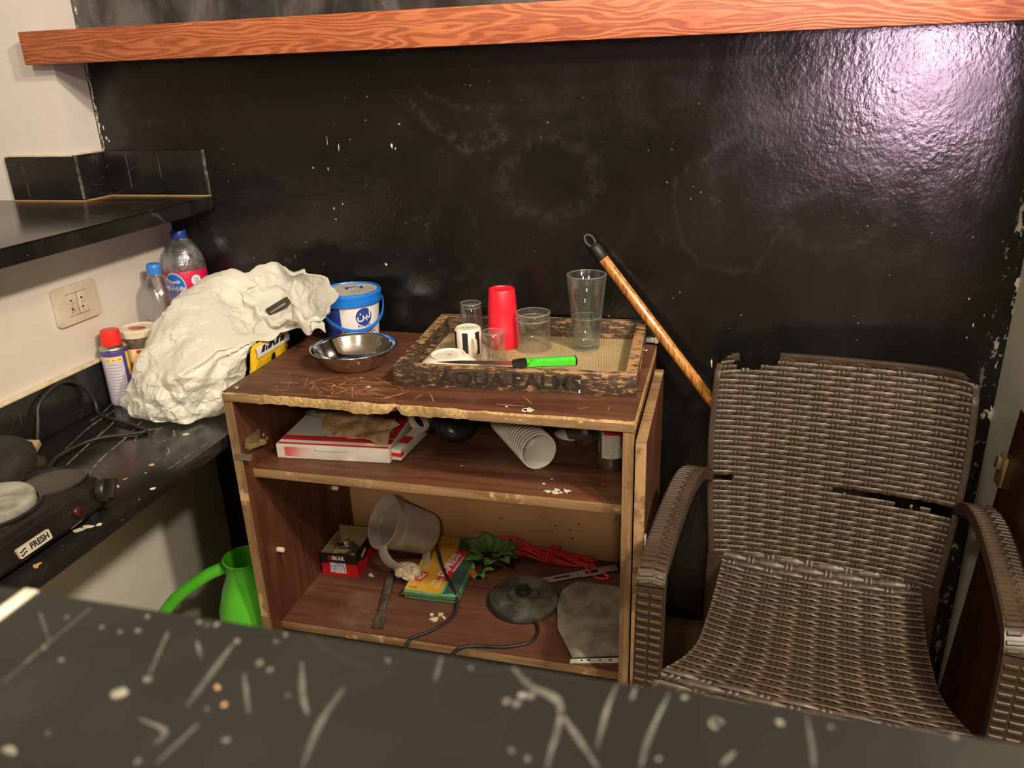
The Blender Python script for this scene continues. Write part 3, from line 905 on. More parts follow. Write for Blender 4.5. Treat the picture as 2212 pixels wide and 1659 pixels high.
flecks([(-.2641, -.3627, .008), (-.2762, -.3651, .007), (-.2455, -.3584, .009), (-.255, -.366, .005), (-.29, -.34, .003), (-.28, -.32, .002), (-.46, -.30, .002)], MS, .0006, jag=.6).build('white_fleck', M['white_chip'], cb, world=True, kind='stuff')
flecks([(-.53, -.29, .008), (-.54, -.305, .007), (-.52, -.30, .005), (-.55, -.297, .004)], BS, .003, jag=.7).build('crumbs', M['wrap'], cb, world=True, kind='stuff')
for x, y in ((-.858, -.392), (-.14, -.06), (-.858, -.05)):
    MB().lathe([(.006, 0), (.0055, .0012), (.003, .0018)], 16, c=(x, y, CT)).build('screw', M['zinc'], cb, world=True, smooth=40)
# door folded right back against the right side
dr = MB().box(-.1185, -.1015, -.4205, -.082, .06, .786).build('door', M['lam_z'], cb, world=True)
MB().box(-.1187, -.1013, -.4225, -.4206, .06, .786).build('edge_strip', M['band_light'], dr, world=True, bevel=.0004)
MB().box(-.1187, -.1013, -.4205, -.082, .7861, .7878).build('edge_strip', M['band_x'], dr, world=True, bevel=.0004)
MB().box(-.1012, -.0975, -.418, -.409, .545, .612).build('white_strip', M['white_print'], dr, world=True, bevel=.001)

# ------------------------------------------------------------------ wicker-look plastic chair
ch = thing('wicker_armchair', 'brown woven-look plastic armchair with a cracked broken backrest beside the cabinet', 'chair', (.219, -.125, 0), R(-6.5))

def weave(mb, Sf, nu, nv, amp, keep=None, kk=8, warp=True):
    def nrm(u, v):
        e = .004
        a = Vector(Sf(min(u+e, 1), v)) - Vector(Sf(max(u-e, 0), v))
        b = Vector(Sf(u, min(v+e, 1))) - Vector(Sf(u, max(v-e, 0)))
        return a.cross(b).normalized()
    t = amp*.55
    for j in range(nv):
        vc = (j+.5)/nv
        run = []
        def flush():
            if len(run) > 1:
                b = len(mb.v)
                vs = []; fs = []
                for (u, o) in run:
                    hv = (.48 if o > -.2 else .44)/nv
                    n = nrm(u, vc)
                    for dv, oo in ((-hv, o*amp-t*.6), (-hv*.74, o*amp+t), (hv*.74, o*amp+t), (hv, o*amp-t*.6)):
                        vs.append(Vector(Sf(u, min(max(vc+dv, 0), 1))) + n*oo)
                for i in range(len(run)-1):
                    for k in range(3):
                        fs.append((i*4+k, (i+1)*4+k, (i+1)*4+k+1, i*4+k+1))
                    fs.append((i*4+3, (i+1)*4+3, (i+1)*4, i*4))
                fs.append((0, 1, 2, 3)); L = (len(run)-1)*4; fs.append((L+3, L+2, L+1, L))
                mb.add(vs, fs)
                for i, (u, o) in enumerate(run):
                    if o > .1:
                        mb.w[b+i*4] = .9; mb.w[b+i*4+3] = .9
                        if o < .75:
                            for k in (1, 2): mb.w[b+i*4+k] = .55
                    elif abs(o) <= .45:
                        for k in range(4): mb.w[b+i*4+k] = .22
            run.clear()
        for i in range(nu*kk+1):
            u = i/(nu*kk)
            if keep and not keep(u, vc):
                flush(); continue
            ph = u*nu + j
            o = math.sin(PI*ph)
            o = math.copysign(abs(o)**.6, o)
            run.append((u, o))
        flush()
    if not warp: return
    for i in range(nu):
        sgn = math.sin(PI*(i+.5))
        for du in (-.115, .115):
            uc_ = (i+.5+du)/nu
            run = []
            def flush2():
                if len(run) > 1:
                    b = len(mb.v); vs = []; fs = []
                    for (v, o) in run:
                        n = nrm(uc_, v); hw = .10/nu
                        for d, oo in ((-hw, o*amp-t*.5), (-hw*.6, o*amp+t*.6), (hw*.6, o*amp+t*.6), (hw, o*amp-t*.5)):
                            vs.append(Vector(Sf(min(max(uc_+d, 0), 1), v)) + n*oo)
                    for q_ in range(len(run)-1):
                        for k in range(3): fs.append((q_*4+k, q_*4+k+1, (q_+1)*4+k+1, (q_+1)*4+k))
                    mb.add(vs, fs)
                run.clear()
            for j in range(nv*4+1):
                v = j/(nv*4)
                if keep and not keep(uc_, v):
                    flush2(); continue
                o = -sgn*math.cos(PI*(v*nv-.5))
                run.append((v, o*.8))
            flush2()

# backrest: v=0 at the seat, v=1 at the top; slightly dished and reclined
BZ0, BZ1 = .448, .838
def back_pt(u, v):
    z = BZ0 + (BZ1-BZ0)*v
    hw = .200 + .022*math.sin(min(1, v*1.25)*PI*.5) - .010*max(0, v-.55)
    s = 2*u-1
    if v > .93: hw -= .016*((v-.93)/.07)**2
    y = -.083 + (.083)*v + .010*(1-s*s) - .008*abs(s)**6
    return (s*hw, y, z - .006*abs(s)**8*(v > .9))
def crack_v(u):
    base = .405 - .045*(u < .5)*(1-u*2)
    return .395 + (.012 if u < .25 else 0) + [0, .004, -.004, .006, -.003, .003, -.005][int(u*19) % 7]
def keep_up(u, v):
    if v < .40: return False
    if v > .955 and .065 < u < .235: return False
    if v > .935 and .085 < u < .175: return False
    return True
def keep_lo(u, v):
    top = .40
    if u > .52:
        top = .385 + .010*math.sin(int(u*22)*2.1) - .035*(u-.52)/.48
    elif u < .10: top = .385
    return v <= top
mb = MB(); weave(mb, back_pt, 13, 40, .0013, keep_up)
# solid side rails and top rail of the moulding
bk = mb.build('backrest', M['wicker'], ch, smooth=55)
mb = MB(); weave(mb, back_pt, 13, 40, .0013, keep_lo)
bl = mb.build('lower_backrest', M['wicker'], ch, smooth=55)
def rail(u0, v0, v1, n=26):
    return [Vector(back_pt(u0, v0+(v1-v0)*i/n)) + Vector((0, .006, 0)) for i in range(n+1)]
sec = [(-.006, -.007), (.006, -.007), (.006, .007), (-.006, .007)]
MB().sweep(rail(0.004, .405, .955), sec, (1, 0, 0)).build('side_rail', M['brown_plastic'], bk, bevel=.002)
MB().sweep(rail(.996, .405, .965), sec, (1, 0, 0)).build('side_rail', M['brown_plastic'], bk, bevel=.002)
MB().sweep(rail(0.004, .0, .385), sec, (1, 0, 0)).build('side_rail', M['brown_plastic'], bl, bevel=.002)
MB().sweep(rail(.996, .0, .365), sec, (1, 0, 0)).build('side_rail', M['brown_plastic'], bl, bevel=.002)
tp = [Vector(back_pt(.235+.745*i/30, .992)) + Vector((0, .004, 0)) for i in range(31)]
MB().sweep(tp, [(-.006, -.006), (.006, -.006), (.006, .005), (-.006, .005)], (0, 1, 0)).build('top_rail', M['wicker'], bk, bevel=.002)
tp = [Vector(back_pt(.030+.036*i/8, .985)) + Vector((0, .004, 0)) for i in range(9)]
MB().sweep(tp, [(-.006, -.007), (.006, -.007), (.006, .006), (-.006, .006)], (0, 1, 0)).build('top_rail', M['wicker'], bk, bevel=.002)

# seat: rises to the back, spreads forwards between the arms
def seat_pt(u, v):
    s = 2*u-1
    y = -.070 - .385*v
    hw = .176 + .012*v + .055*max(0, (v-.62)/.38)**2.2
    z = .437 - .030*math.sin(min(1, v/.45)*PI*.5) + .026*max(0, (v-.35)/.65)**1.2
    z += .020*max(0, 1-v/.10)**2
    if v > .93: z -= .030*((v-.93)/.07)**2
    z += .008*abs(s)**3
    return (s*hw, y, z)
mb = MB(); weave(mb, lambda u, v: seat_pt(1-u, v), 10, 42, .0015)
st = mb.build('seat', M['wicker'], ch, smooth=55)
MB().grid(lambda u, v: Vector(seat_pt(u, v)) - Vector((0, 0, .005)), 24, 24).build('seat_shell', M['brown_plastic'], st, smooth=60, solid=.003)

for sx in (-1, 1):
    path = catmull([(sx*.222, -.060, .600), (sx*.238, -.100, .622), (sx*.247, -.16, .628), (sx*.251, -.27, .622), (sx*.251, -.385, .612), (sx*.251, -.418, .598), (sx*.250, -.430, .565), (sx*.250, -.434, .45), (sx*.252, -.442, .22), (sx*.255, -.452, .002)], 8)
    a = [p for i, p in enumerate(path) if i <= 44]; b = [p for i, p in enumerate(path) if i >= 44]
    rs = [(-.022, -.013), (.022, -.013), (.0235, -.004), (.022, .009), (.010, .013), (-.010, .013), (-.022, .009), (-.0235, -.004)]
    am = MB().sweep(a, rs, (1, 0, 0), scale=[.72+.28*min(1, i/12) for i in range(len(a))]).build('armrest', M['brown_plastic'], ch, smooth=35)
    lg = MB().sweep(b, rs, (1, 0, 0)).build('leg', M['brown_plastic'], ch, smooth=35)
    # moulded weave ridges along the arm top and down the leg
    for tgt, pts, par, st_, L in (('ar', a, am, 4, 30), ('lg', b, lg, 0, 18)):
        mb = MB(); dist = 0; row = 0; nxt = .012
        for i in range(1, len(pts)):
            d = (pts[i]-pts[i-1]).length
            while dist + d > nxt:
                f = (nxt-dist)/d
                p = pts[i-1].lerp(pts[i], f); tt = (pts[i]-pts[i-1]).normalized()
                e = Vector((1, 0, 0)); e = (e-tt*e.dot(tt)).normalized(); g_ = -e.cross(tt).normalized()
                for hx in (-1, 1):
                    off = .0045*(1 if (row+(hx > 0)) % 2 else -1)*0
                    x0, x1 = ((.001, .020) if hx > 0 else (-.020, -.001))
                    if tgt == 'ar' and (row % 2): x0, x1 = ((.006, .021) if hx > 0 else (-.021, .004))
                    sl = .003*hx if tgt == 'ar' else .0
                    base = p + g_*.0125
                    vs = []
                    for xx, tz in ((x0, -.0036), (x1, -.0036), (x1, .0036), (x0, .0036)):
                        vs.append(base + e*xx + tt*(tz+sl*(xx/.02)))
                    for xx, tz in ((x0+.002, -.0022), (x1-.002, -.0022), (x1-.002, .0022), (x0+.002, .0022)):
                        vs.append(base + g_*.0026 + e*xx + tt*(tz+sl*(xx/.02)))
                    bb = mb.add(vs, [(4, 5, 6, 7), (0, 1, 5, 4), (1, 2, 6, 5), (2, 3, 7, 6), (3, 0, 4, 7)])
                    for k in (0, 1): mb.w[bb+k] = .55
                    for k in (4, 5): mb.w[bb+k] = .45
                row += 1; nxt += .0092 if tgt == 'ar' else .0145
            dist += d
        mb.build('weave_ridges', M['wicker'], par, smooth=30)
    MB().prism([(sx*.160, -.094), (sx*.206, -.094), (sx*.206, -.062), (sx*.160, -.062)][::sx], .003, .447).build('leg', M['brown_plastic'], ch, bevel=.003)
MB().box(-.245, .245, -.438, -.424, .385, .425).build('front_apron', M['brown_plastic'], ch, bevel=.004)

# ------------------------------------------------------------------ things on the wall side
# broom handle
p0, p1 = Vector((-.255, -.022, 1.022)), Vector((.475, -.125, .125))
L = (p1-p0).length
rot = (p1-p0).to_track_quat('Z', 'Y').to_matrix().to_4x4()
bh = thing('broom_handle', 'varnished orange wooden broom handle leaning diagonally against the black wall', 'broom handle', tuple(p1))
q = MB(); q.M = Matrix.Translation(p0) @ rot
q.lathe([(.0095, .024), (.0108, .028), (.0110, L*.5), (.0110, L)], 20)
pole = q.build('pole', M['stick'], bh, world=True, smooth=40)
q = MB(); q.M = Matrix.Translation(p0) @ rot
q.lathe([(.0040, .0), (.0095, .004), (.0112, .010), (.0120, .034), (.0108, .036)], 20)
capo = q.build('cap', M['black_matt'], bh, world=True, smooth=40)
q = MB(); q.M = Matrix.Translation(p0) @ rot
q.M = q.M @ Matrix.Rotation(R(55), 4, 'Z')
q.tube([(.0085*math.cos(a), .0, -.009+.0135*math.sin(a)) for a in [2*PI*k/24 for k in range(24)]], .0036, 8, closed=True)
q.build('hanging_loop', M['black_matt'], capo, world=True, smooth=60)

# small white plug sticking out of the wall behind the tray
wp = thing('wall_plug', 'small white plastic plug poking from the black wall beside the tray', 'wall plug', (-.137, 0, .822))
q = MB(); q.box(-.150, -.129, -.010, -.0008, .818, .827); q.build('sleeve', M['white_print'], wp, world=True, bevel=.002)
q = MB(); q.box(-.1285, -.120, -.010, -.0008, .8165, .8285); q.build('tip', M['jar_lid'], wp, world=True, bevel=.002)

# old plank standing behind the chair
pk = MB().box(-.10, .16, -.040, -.004, 0, .142).build('wooden_plank', M['plank'], None, bevel=.003, world=True, loc=(.03, -.022, 0),
    label='short old brown plank on the floor behind the chair', cat='plank')

# dark door panel leaning on the right wall
rd = thing('door_panel', 'loose dark walnut door panel with a hinge leaning against the right wall', 'door panel', (.45, -.40, 0))
q = MB(); tilt = math.atan2(.048, .80)
q.M = Matrix.Translation((.4405, -.205, .001)) @ Matrix.Rotation(tilt, 4, 'Y')
q.prism([(0, -.32), (.018, -.32), (.018, 0), (0, 0)][::-1], .0, .80)
rp = q.build('panel', M['door'], rd, world=True, bevel=.003)
q = MB(); q.M = Matrix.Translation((.4405, -.205, .001)) @ Matrix.Rotation(tilt, 4, 'Y')
q.box(-.0006, .0186, -.318, -.006, .8003, .8035); q.build('edge_strip', M['chip'], rd, world=True, bevel=.001)
q = MB(); q.M = Matrix.Translation((.4405, -.205, .001)) @ Matrix.Rotation(tilt, 4, 'Y')
q.box(-.006, .000, -.020, .010, .66, .715); hh = q.build('hinge', M['brass'], rd, world=True, bevel=.002)
q = MB(); q.M = Matrix.Translation((.4405, -.205, .001)) @ Matrix.Rotation(tilt, 4, 'Y')
q.box(-.014, -.0065, -.010, .004, .690, .712); q.build('hinge_arm', M['zinc'], hh, world=True, bevel=.002)

# ------------------------------------------------------------------ left wall and lower counter
so = thing('power_socket', 'grubby ivory double power socket plate on the left wall', 'socket', (-1.238, -.330, .950))
def rrect(w, h, r, n=6):
    out = []
    for cx, cy, a0 in ((w/2-r, h/2-r, 0), (-w/2+r, h/2-r, 90), (-w/2+r, -h/2+r, 180), (w/2-r, -h/2+r, 270)):
        for k in range(n+1):
            a = R(a0+90*k/n); out.append((cx+r*math.cos(a), cy+r*math.sin(a)))
    return out
fr = Matrix.Translation((-1.2378, -.330, .950)) @ Matrix(((0, 0, 1, 0), (1, 0, 0, 0), (0, 1, 0, 0), (0, 0, 0, 1)))
q = MB(); q.M = fr; q.prism(rrect(.114, .076, .010), 0, .007); q.build('plate', M['socket'], so, world=True, bevel=.002)
for cx in (-.0135, .0135):
    q = MB(); q.M = fr; q.prism([(cx-.0128, -.0215), (cx+.0128, -.0215), (cx+.0128, .0215), (cx-.0128, .0215)], .0071, .0078)
    md = q.build('module', M['socket'], so, world=True, bevel=.0004)
    for cy in (.009, -.009):
        q = MB(); q.M = fr @ Matrix.Translation((cx-.003, cy, .0078)); q.lathe([(.0022, 0), (.0020, .0004)], 14); q.build('pin_hole', M['ink'], md, world=True)
q = MB(); q.M = fr
q.box(-.0272, .0272, .0216, .0222, .0071, .0076).box(-.0272, .0272, -.0222, -.0216, .0071, .0076).box(-.0004, .0004, -.0215, .0215, .0071, .0075)
q.build('seam', M['ink'], so, world=True)
q = MB(); q.M = fr
for k in range(60):
    cx = rnd.choice((-.0165, .0105)); x = rnd.gauss(cx, .004); y = rnd.gauss(-.006 if cx < 0 else -.002, .008)
    r_ = rnd.uniform(.0003, .0010); n_ = 5
    if abs(y) < .02: q.prism([(x+r_*math.cos(6.28*i/n_), y+r_*math.sin(6.28*i/n_)) for i in range(n_)], .0078, .0081)
q.build('soot_marks', M['soot'], so, world=True, kind='stuff')

VA = R(-52)   # side of the round things on the left that faces the camera
# big water bottle
bx = (-1.184, -.053)
wb = thing('water_bottle', 'tall clear water bottle with dark blue cap and crimson-blue label in the corner', 'bottle', (*bx, LC))
prof = [(.030, .0), (.043, .004), (.046, .014), (.046, .05), (.0435, .06), (.046, .07), (.046, .10), (.0435, .11), (.046, .12), (.046, .155), (.0462, .232), (.0455, .240), (.0415, .258), (.033, .277), (.022, .291), (.0145, .298), (.0140, .303)]
MB().lathe(prof, 48, cap1=False).build('body', M['pet_dew'], wb, smooth=60)
MB().lathe([(.0165, .298), (.0168, .300), (.0168, .313), (.0150, .3155)], 28).build('cap', M['cap_blue'], wb, smooth=40)
lb = MB().lathe([(.0466, .160), (.0470, .161), (.0470, .228), (.0466, .229)], 64, cap0=False, cap1=False).build('label', M['label_red'], wb, smooth=60)
v, f = oval(.052, .070, .0006); MB().mesh(v, f, wrap(.0470, VA-.62, .194)).build('label_roundel', M['label_lightblue'], lb)
v, f = oval(.046, .062, .0010); MB().mesh(v, f, wrap(.0470, VA-.62, .194)).build('label_roundel', M['label_blue'], lb)
q = MB()
v, f = text_geo('Nestl\u00e9', .0105, .0002, .0001); q.mesh(v, f, wrap(.0482, VA-.60, .208))
v, f = text_geo('PureLife', .0130, .0002, .0002); q.mesh(v, f, wrap(.0482, VA-.58, .193))
q.build('lettering', M['white_print'], lb)
q = MB()
v, f = oval(.022, .024, .0006); q.mesh(v, f, wrap(.0470, VA+.42, .208))
v, f = patch(.022, .016, 8, 2, .0006); q.mesh(v, f, wrap(.0470, VA+.62, .1725))
for z_ in (.189, .1855, .182): v, f = patch(.044, .0010, 10, 1, .0006); q.mesh(v, f, wrap(.0470, VA+.52, z_))
v, f = patch(.016, .003, 5, 1, .0006); q.mesh(v, f, wrap(.0470, VA+.12, .170))
q.build('label_print', M['white_print'], lb)
q = MB()
for k in range(12): v, f = patch(rnd.choice((.0006, .0010)), .012, 1, 1, .0009); q.mesh(v, f, wrap(.0470, VA+.62-.19+.034*k, .1735))
for k in range(4): v, f = patch(.010, .0009, 3, 1, .0009); q.mesh(v, f, wrap(.0470, VA+.42, .213-.003*k))
q.build('barcode', M['can_blue'], lb, kind='stuff')
v, f = text_geo('\u0646\u0642\u064a', .009, .0002); MB().mesh(v, f, wrap(.0482, VA-.66, .178)).build('lettering', M['cap_red'], lb)

# small bottle
sb = thing('small_bottle', 'small empty clear bottle with light blue cap between the jar and big bottle', 'bottle', (-1.190, -.146, LC))
prof = [(.026, 0), (.038, .004), (.042, .014), (.042, .045), (.0385, .06), (.038, .09), (.0405, .12), (.0425, .150), (.0425, .178), (.039, .200), (.028, .220), (.0175, .232), (.0135, .238), (.0132, .244)]
MB().lathe(prof, 44, cap1=False).build('body', M['pet'], sb, smooth=60)
MB().lathe([(.0150, .238), (.0154, .240), (.0150, .250), (.0152, .252), (.0145, .258), (.0120, .2605)], 26).build('cap', M['cap_light'], sb, smooth=50)
MB().lathe([(.0134, .230), (.0168, .231), (.0168, .234), (.0134, .235)], 26).build('neck_ring', M['pet'], sb, smooth=50)

# jar with red and cream label
jr = thing('sauce_jar', 'cloudy jar with cream lid and red-cream Arabic label beside the spray can', 'jar', (-1.190, -.232, LC))
MB().lathe([(.034, 0), (.0385, .003), (.040, .012), (.040, .105), (.0395, .118), (.0365, .128), (.036, .132)], 44, cap1=False).build('body', M['jar_wall'], jr, smooth=50)
MB().lathe([(.0375, .128), (.0392, .129), (.0392, .1425), (.0375, .1445), (.0330, .1445), (.0325, .1425), (0, .1425)], 44).build('lid', M['jar_lid'], jr, smooth=40)
v, f = oval(.040, .026, .0002); MB().mesh([(p_[0]+.002, p_[1]-.003, .1427) for p_ in v], f).build('lid_stain', M['choc'], jr)
l1 = MB().lathe([(.0404, .070), (.0406, .071), (.0406, .106), (.0404, .107)], 44, cap0=False, cap1=False).build('label', M['jar_cream'], jr, smooth=50)
MB().lathe([(.0404, .016), (.0407, .017), (.0407, .070), (.0404, .071)], 44, cap0=False, cap1=False).build('label_band', M['jar_red'], l1, smooth=50)
q = MB()
v, f = text_geo('\ufeb2\ufedb\ufe8e', .030, .0002, .0003); q.mesh(v, f, wrap(.0412, VA+.10, .083))
v, f = oval(.010, .008, .0002, 16, 2); q.mesh(v, f, wrap(.0409, VA-.1, .1015))
q.build('lettering', M['cap_red'], l1)
v, f = oval(.012, .010, .0003, 16, 2); MB().mesh(v, f, wrap(.0409, VA-.15, .026)).build('emblem', M['jar_cream'], l1)

# spray can
cn = thing('spray_can', 'lilac-white spray can with red cap standing against the tiled upstand', 'spray can', (-1.1985, -.3005, LC))
MB().lathe([(.0235, 0), (.0255, .002), (.0262, .006), (.0262, .112)], 40, cap1=False).build('body', M['can_white'], cn, smooth=45)
MB().lathe([(.0264, .108), (.0264, .1185), (.0258, .1195)], 40, cap1=False).build('collar_band', M['can_blue'], cn, smooth=40)
MB().lathe([(.0268, .119), (.0272, .1215), (.0262, .1235), (.0215, .1285), (.0195, .129)], 40).build('dome', M['steel_worn'], cn, smooth=50)
MB().lathe([(.0200, .127), (.0200, .146), (.0178, .158), (.0165, .159), (0, .1592)], 36).build('cap', M['cap_red'], cn, smooth=35)
q = MB(); v, f = patch(.022, .104, 8, 2, .0003); q.mesh(v, f, wrap(.0262, VA+1.02, .056)); q.build('side_panel_print', M['can_blue'], cn)
v, f = patch(.008, .05, 4, 2, .0006); MB().mesh(v, f, wrap(.0262, VA+1.05, .088)).build('side_panel_print', M['can_yellow'], cn)
q = MB()
for k in range(3): v, f = patch(.0095, .0095, 4, 1, .0004); q.mesh(v, f, wrap(.0262, VA-.50+.42*k, .101))
q.build('pictogram', M['can_yellow'], cn)
q = MB()
for k in range(3): v, f = oval(.005, .003, .0006, 10, 1); q.mesh(v, f, wrap(.0262, VA-.50+.42*k, .101))
for k in range(11):
    v, f = patch(.027 if k % 3 else .02, .0009, 8, 1, .0004); q.mesh(v, f, wrap(.0262, VA-.1-(0 if k % 3 else .1), .091-.0065*k))
v, f = patch(.009, .008, 3, 1, .0004); q.mesh(v, f, wrap(.0262, VA+.45, .010))
q.build('small_print', M['grey_ink'], cn)

# ------------------------------------------------------------------ white carrier bag with things in it
rings = [((-1.045, -.300, .7300), (.0, .0, 0), (0, .0, 0)),
         ((-1.045, -.300, .7302), (.095, -.01, 0), (.01, .080, 0)),
         ((-1.050, -.300, .745), (.118, -.015, 0), (.015, .098, 0)),
         ((-1.036, -.295, .785), (.110, -.010, 0), (.01, .104, 0)),
         ((-1.022, -.285, .830), (.102, .0, 0), (0, .104, 0)),
         ((-1.010, -.262, .870), (.102, .01, -.010), (-.02, .095, .015)),
         ((-.985, -.232, .905), (.095, .01, -.030), (-.03, .085, .030)),
         ((-.945, -.192, .915), (.080, .0, -.040), (-.02, .070, .035)),
         ((-.908, -.165, .912), (.080, -.0, -.020), (.0, .050, .045)),
         ((-.884, -.160, .921), (.086, -.01, -.008), (.0, .046, .048)),
         ((-.870, -.168, .938), (.110, -.02, -.006), (.0, .050, .052)),
         ((-.868, -.160, .932), (.104, -.015, -.006), (.0, .042, .043)),
         ((-.880, -.142, .912), (.076, .0, -.006), (.0, .030, .030)),
         ((-.900, -.132, .893), (.050, .0, -.010), (.0, .020, .020)),
         ((-.915, -.128, .884), (.004, .0, .0), (.0, .004, .004))]
NR, NS = 12, 230
cs = catmull([r[0] for r in rings], NR); e1 = catmull([r[1] for r in rings], NR); e2 = catmull([r[2] for r in rings], NR)
def bag_pt(u, v):
    i = min(round(v*(len(cs)-1)), len(cs)-1)
    a = 2*PI*u
    fold = 1 + .05*math.sin(5*a+v*6) + .035*math.sin(11*a-v*9)
    mouth = max(0, 1-abs(v-.71)/.06)
    fold += mouth*(.14*math.sin(2*a+2.1) + .10*math.sin(3*a+.4) + .05*math.sin(7*a))
    p = cs[i] + (e1[i]*math.cos(a) + e2[i]*math.sin(a))*fold
    d = (p-cs[i]); L_ = d.length
    if L_ > 1e-5:
        n = d/L_
        k = min(1, L_/.04)
        wp_ = p + Vector((noise.noise(p*16), noise.noise(p*16+Vector((5, 0, 0))), noise.noise(p*16+Vector((0, 5, 0)))))*.012
        def cr(q_, sc): d_ = noise.voronoi(q_*sc)[0]; return d_[1]-d_[0]
        dd = .020*(cr(wp_, 9)-.3) - .013*(cr(wp_+Vector((.3, .7, .1)), 16)-.3) + .0065*(cr(wp_+Vector((.9, .2, .5)), 30)-.3) - .0032*(cr(wp_, 58)-.3)
        dd = dd*.95 + crumple(wp_, 14, .0050, 1) + crumple(wp_, 30, .0030, 2)
        p = p + n*dd*k
    if p.z < LC+.0006: p.z = LC+.0006
    if p.x > -.886 and p.z < CT+.02: p.x = -.886
    if p.z < CT+.004 and p.x > -.886: p.x = -.886
    return p
mb = MB(); mb.grid(bag_pt, NS, len(cs)-1, closeu=True)
bag = thing('carrier_bag', 'crumpled white plastic carrier bag flopping over the cabinet corner', 'plastic bag', (-1.045, -.30, LC))
fo = mb.build('film', M['film_white'], bag, world=True, weld=True)
dm = fo.modifiers.new('facets', 'DECIMATE'); dm.ratio = .16
# torn handle flap hanging off the mouth
fl = MB()
def flap(u, v):
    p = Vector((-.835, -.205, .905)).lerp(Vector((-.765, -.205, .880)), u) + Vector((.0, -.012*math.sin(PI*u), .045*(v-.5)*(1-.55*u)))
    return p + Vector((0, 1, 0))*(crumple(p, 40, .006, 4)) + Vector((0, 0, .010*math.sin(3*PI*u)))
fl.grid(flap, 22, 12); fl.build('handle_flap', M['film_white'], bag, world=True, smooth=40, solid=.0006)

bxs = thing('dark_box', 'small dark brown box showing inside the mouth of the white bag', 'box', (-.892, -.190, .905))
q = MB(); q.M = Matrix.Translation((-.893, -.158, .908)) @ Matrix.Rotation(R(-30), 4, 'Y') @ Matrix.Rotation(R(18), 4, 'Z')
q.box(-.024, .024, -.012, .012, -.008, .008); q.build('carton', M['twig'], bxs, world=True, bevel=.001)
q = MB(); q.M = Matrix.Translation((-.893, -.158, .908)) @ Matrix.Rotation(R(-30), 4, 'Y') @ Matrix.Rotation(R(18), 4, 'Z')
q.box(-.018, .020, -.0126, -.0121, -.005, -.001); q.build('stripe', M['grey_film'], bxs, world=True)

# yellow snack packet squeezed between bag and cabinet
yp = thing('snack_packet', 'yellow and black foil packet wedged between white bag and cabinet top', 'packet', (-.905, -.215, .80))
def pouch(cx, cy, cz, dx, dy, dz):
    def fn(u, v):
        a = 2*PI*u; zz = 2*v-1
        th = (1-abs(zz)**2.6)**.5 if abs(zz) < 1 else 0
        x = dx*math.copysign(abs(math.cos(a))**.6, math.cos(a))*max(th, .08); y = dy*math.copysign(abs(math.sin(a))**.6, math.sin(a))*(.9+.1*th)
        p = Vector((cx+x, cy+y, cz+dz*zz))
        return p + Vector((1, 0, 0))*crumple(p, 60, .003, 6)
    return fn
YM = Matrix.Translation((-.898, -.215, .80)) @ Matrix.Rotation(R(8), 4, 'Y')
q = MB(); q.M = YM; q.grid(pouch(0, 0, 0, .011, .066, .062), 60, 24, closeu=True); q.build('pouch', M['yellow'], yp, world=True, smooth=50)
q = MB(); q.M = YM; q.grid(lambda u, v: (.0122-.004*v*v, -.062+.124*u, .036+.022*v), 20, 4); q.build('white_band', M['white_print'], yp, world=True, solid=.0004)
q = MB(); v, f = oval(.016, .026, 0); q.M = YM; q.mesh(v, f, frame((.0135, -.005, .018), (0, 1, 0), (0, 0, 1))); q.build('black_oval', M['ink'], yp, world=True)
q = MB(); q.M = YM
for y0_, w0_, sl_, h_ in ((-.050, .010, .006, .012), (-.034, .004, .004, .008), (-.026, .012, .008, .012), (-.004, .006, -.004, .012), (.004, .009, .007, .012), (.022, .014, .003, .010)):
    q.add([(.0128, y0_, .046), (.0128, y0_+w0_, .046), (.0116, y0_+w0_+sl_, .046+h_), (.0116, y0_+sl_+w0_*.3, .046+h_)] + [(.0142, y0_, .046), (.0142, y0_+w0_, .046), (.0130, y0_+w0_+sl_, .046+h_), (.0130, y0_+sl_+w0_*.3, .046+h_)],
          [(4, 5, 6, 7), (0, 1, 5, 4), (1, 2, 6, 5), (2, 3, 7, 6), (3, 0, 4, 7)])
q.build('black_print', M['ink'], yp, world=True, kind='stuff')

# ------------------------------------------------------------------ things on the cabinet top
bk_ = thing('spread_bucket', 'blue-lidded white plastic bucket of hazelnut spread at the back of the cabinet', 'bucket', (-.764, -.084, CT))
BA = R(-63)
MB().lathe([(.050, 0), (.0525, .002), (.0535, .008), (.0600, .088), (.0605, .094)], 56, cap1=False).build('tub', M['white_print'], bk_, smooth=40)
ld = MB().lathe([(.0618, .084), (.0650, .085), (.0655, .087), (.0655, .101), (.0665, .102), (.0665, .108), (.0645, .1105), (.0600, .1105), (.0590, .108)], 56, cap0=False, cap1=False).build('lid', M['blue_plastic'], bk_, smooth=35)
MB().lathe([(.0592, .1075), (0, .1080)], 56, cap0=False).build('lid_window', M['lid_white'], ld, smooth=40)
q = MB(); v, f = patch(.038, .016, 4, 2, .0003); q.mesh(v, f, frame((.002, .018, .1082), (math.cos(BA+PI/2), math.sin(BA+PI/2), 0), (-math.cos(BA), -math.sin(BA), 0))); q.build('lid_print', M['blue_dark'], ld)
q = MB(); v, f = text_geo('\ufee6\ufe92\ufedf', .018, .0002, .0004); q.mesh(v, f, frame((.002, .018, .1088), (math.cos(BA+PI/2), math.sin(BA+PI/2), 0), (-math.cos(BA), -math.sin(BA), 0))); q.build('lettering', M['white_print'], ld)
q = MB(); v, f = patch(.020, .007, 6, 1, .0006); q.mesh(v, f, wrap(.0656, BA+.80, .095)); q.build('latch', M['blue_plastic'], ld, solid=.001)
hp = []
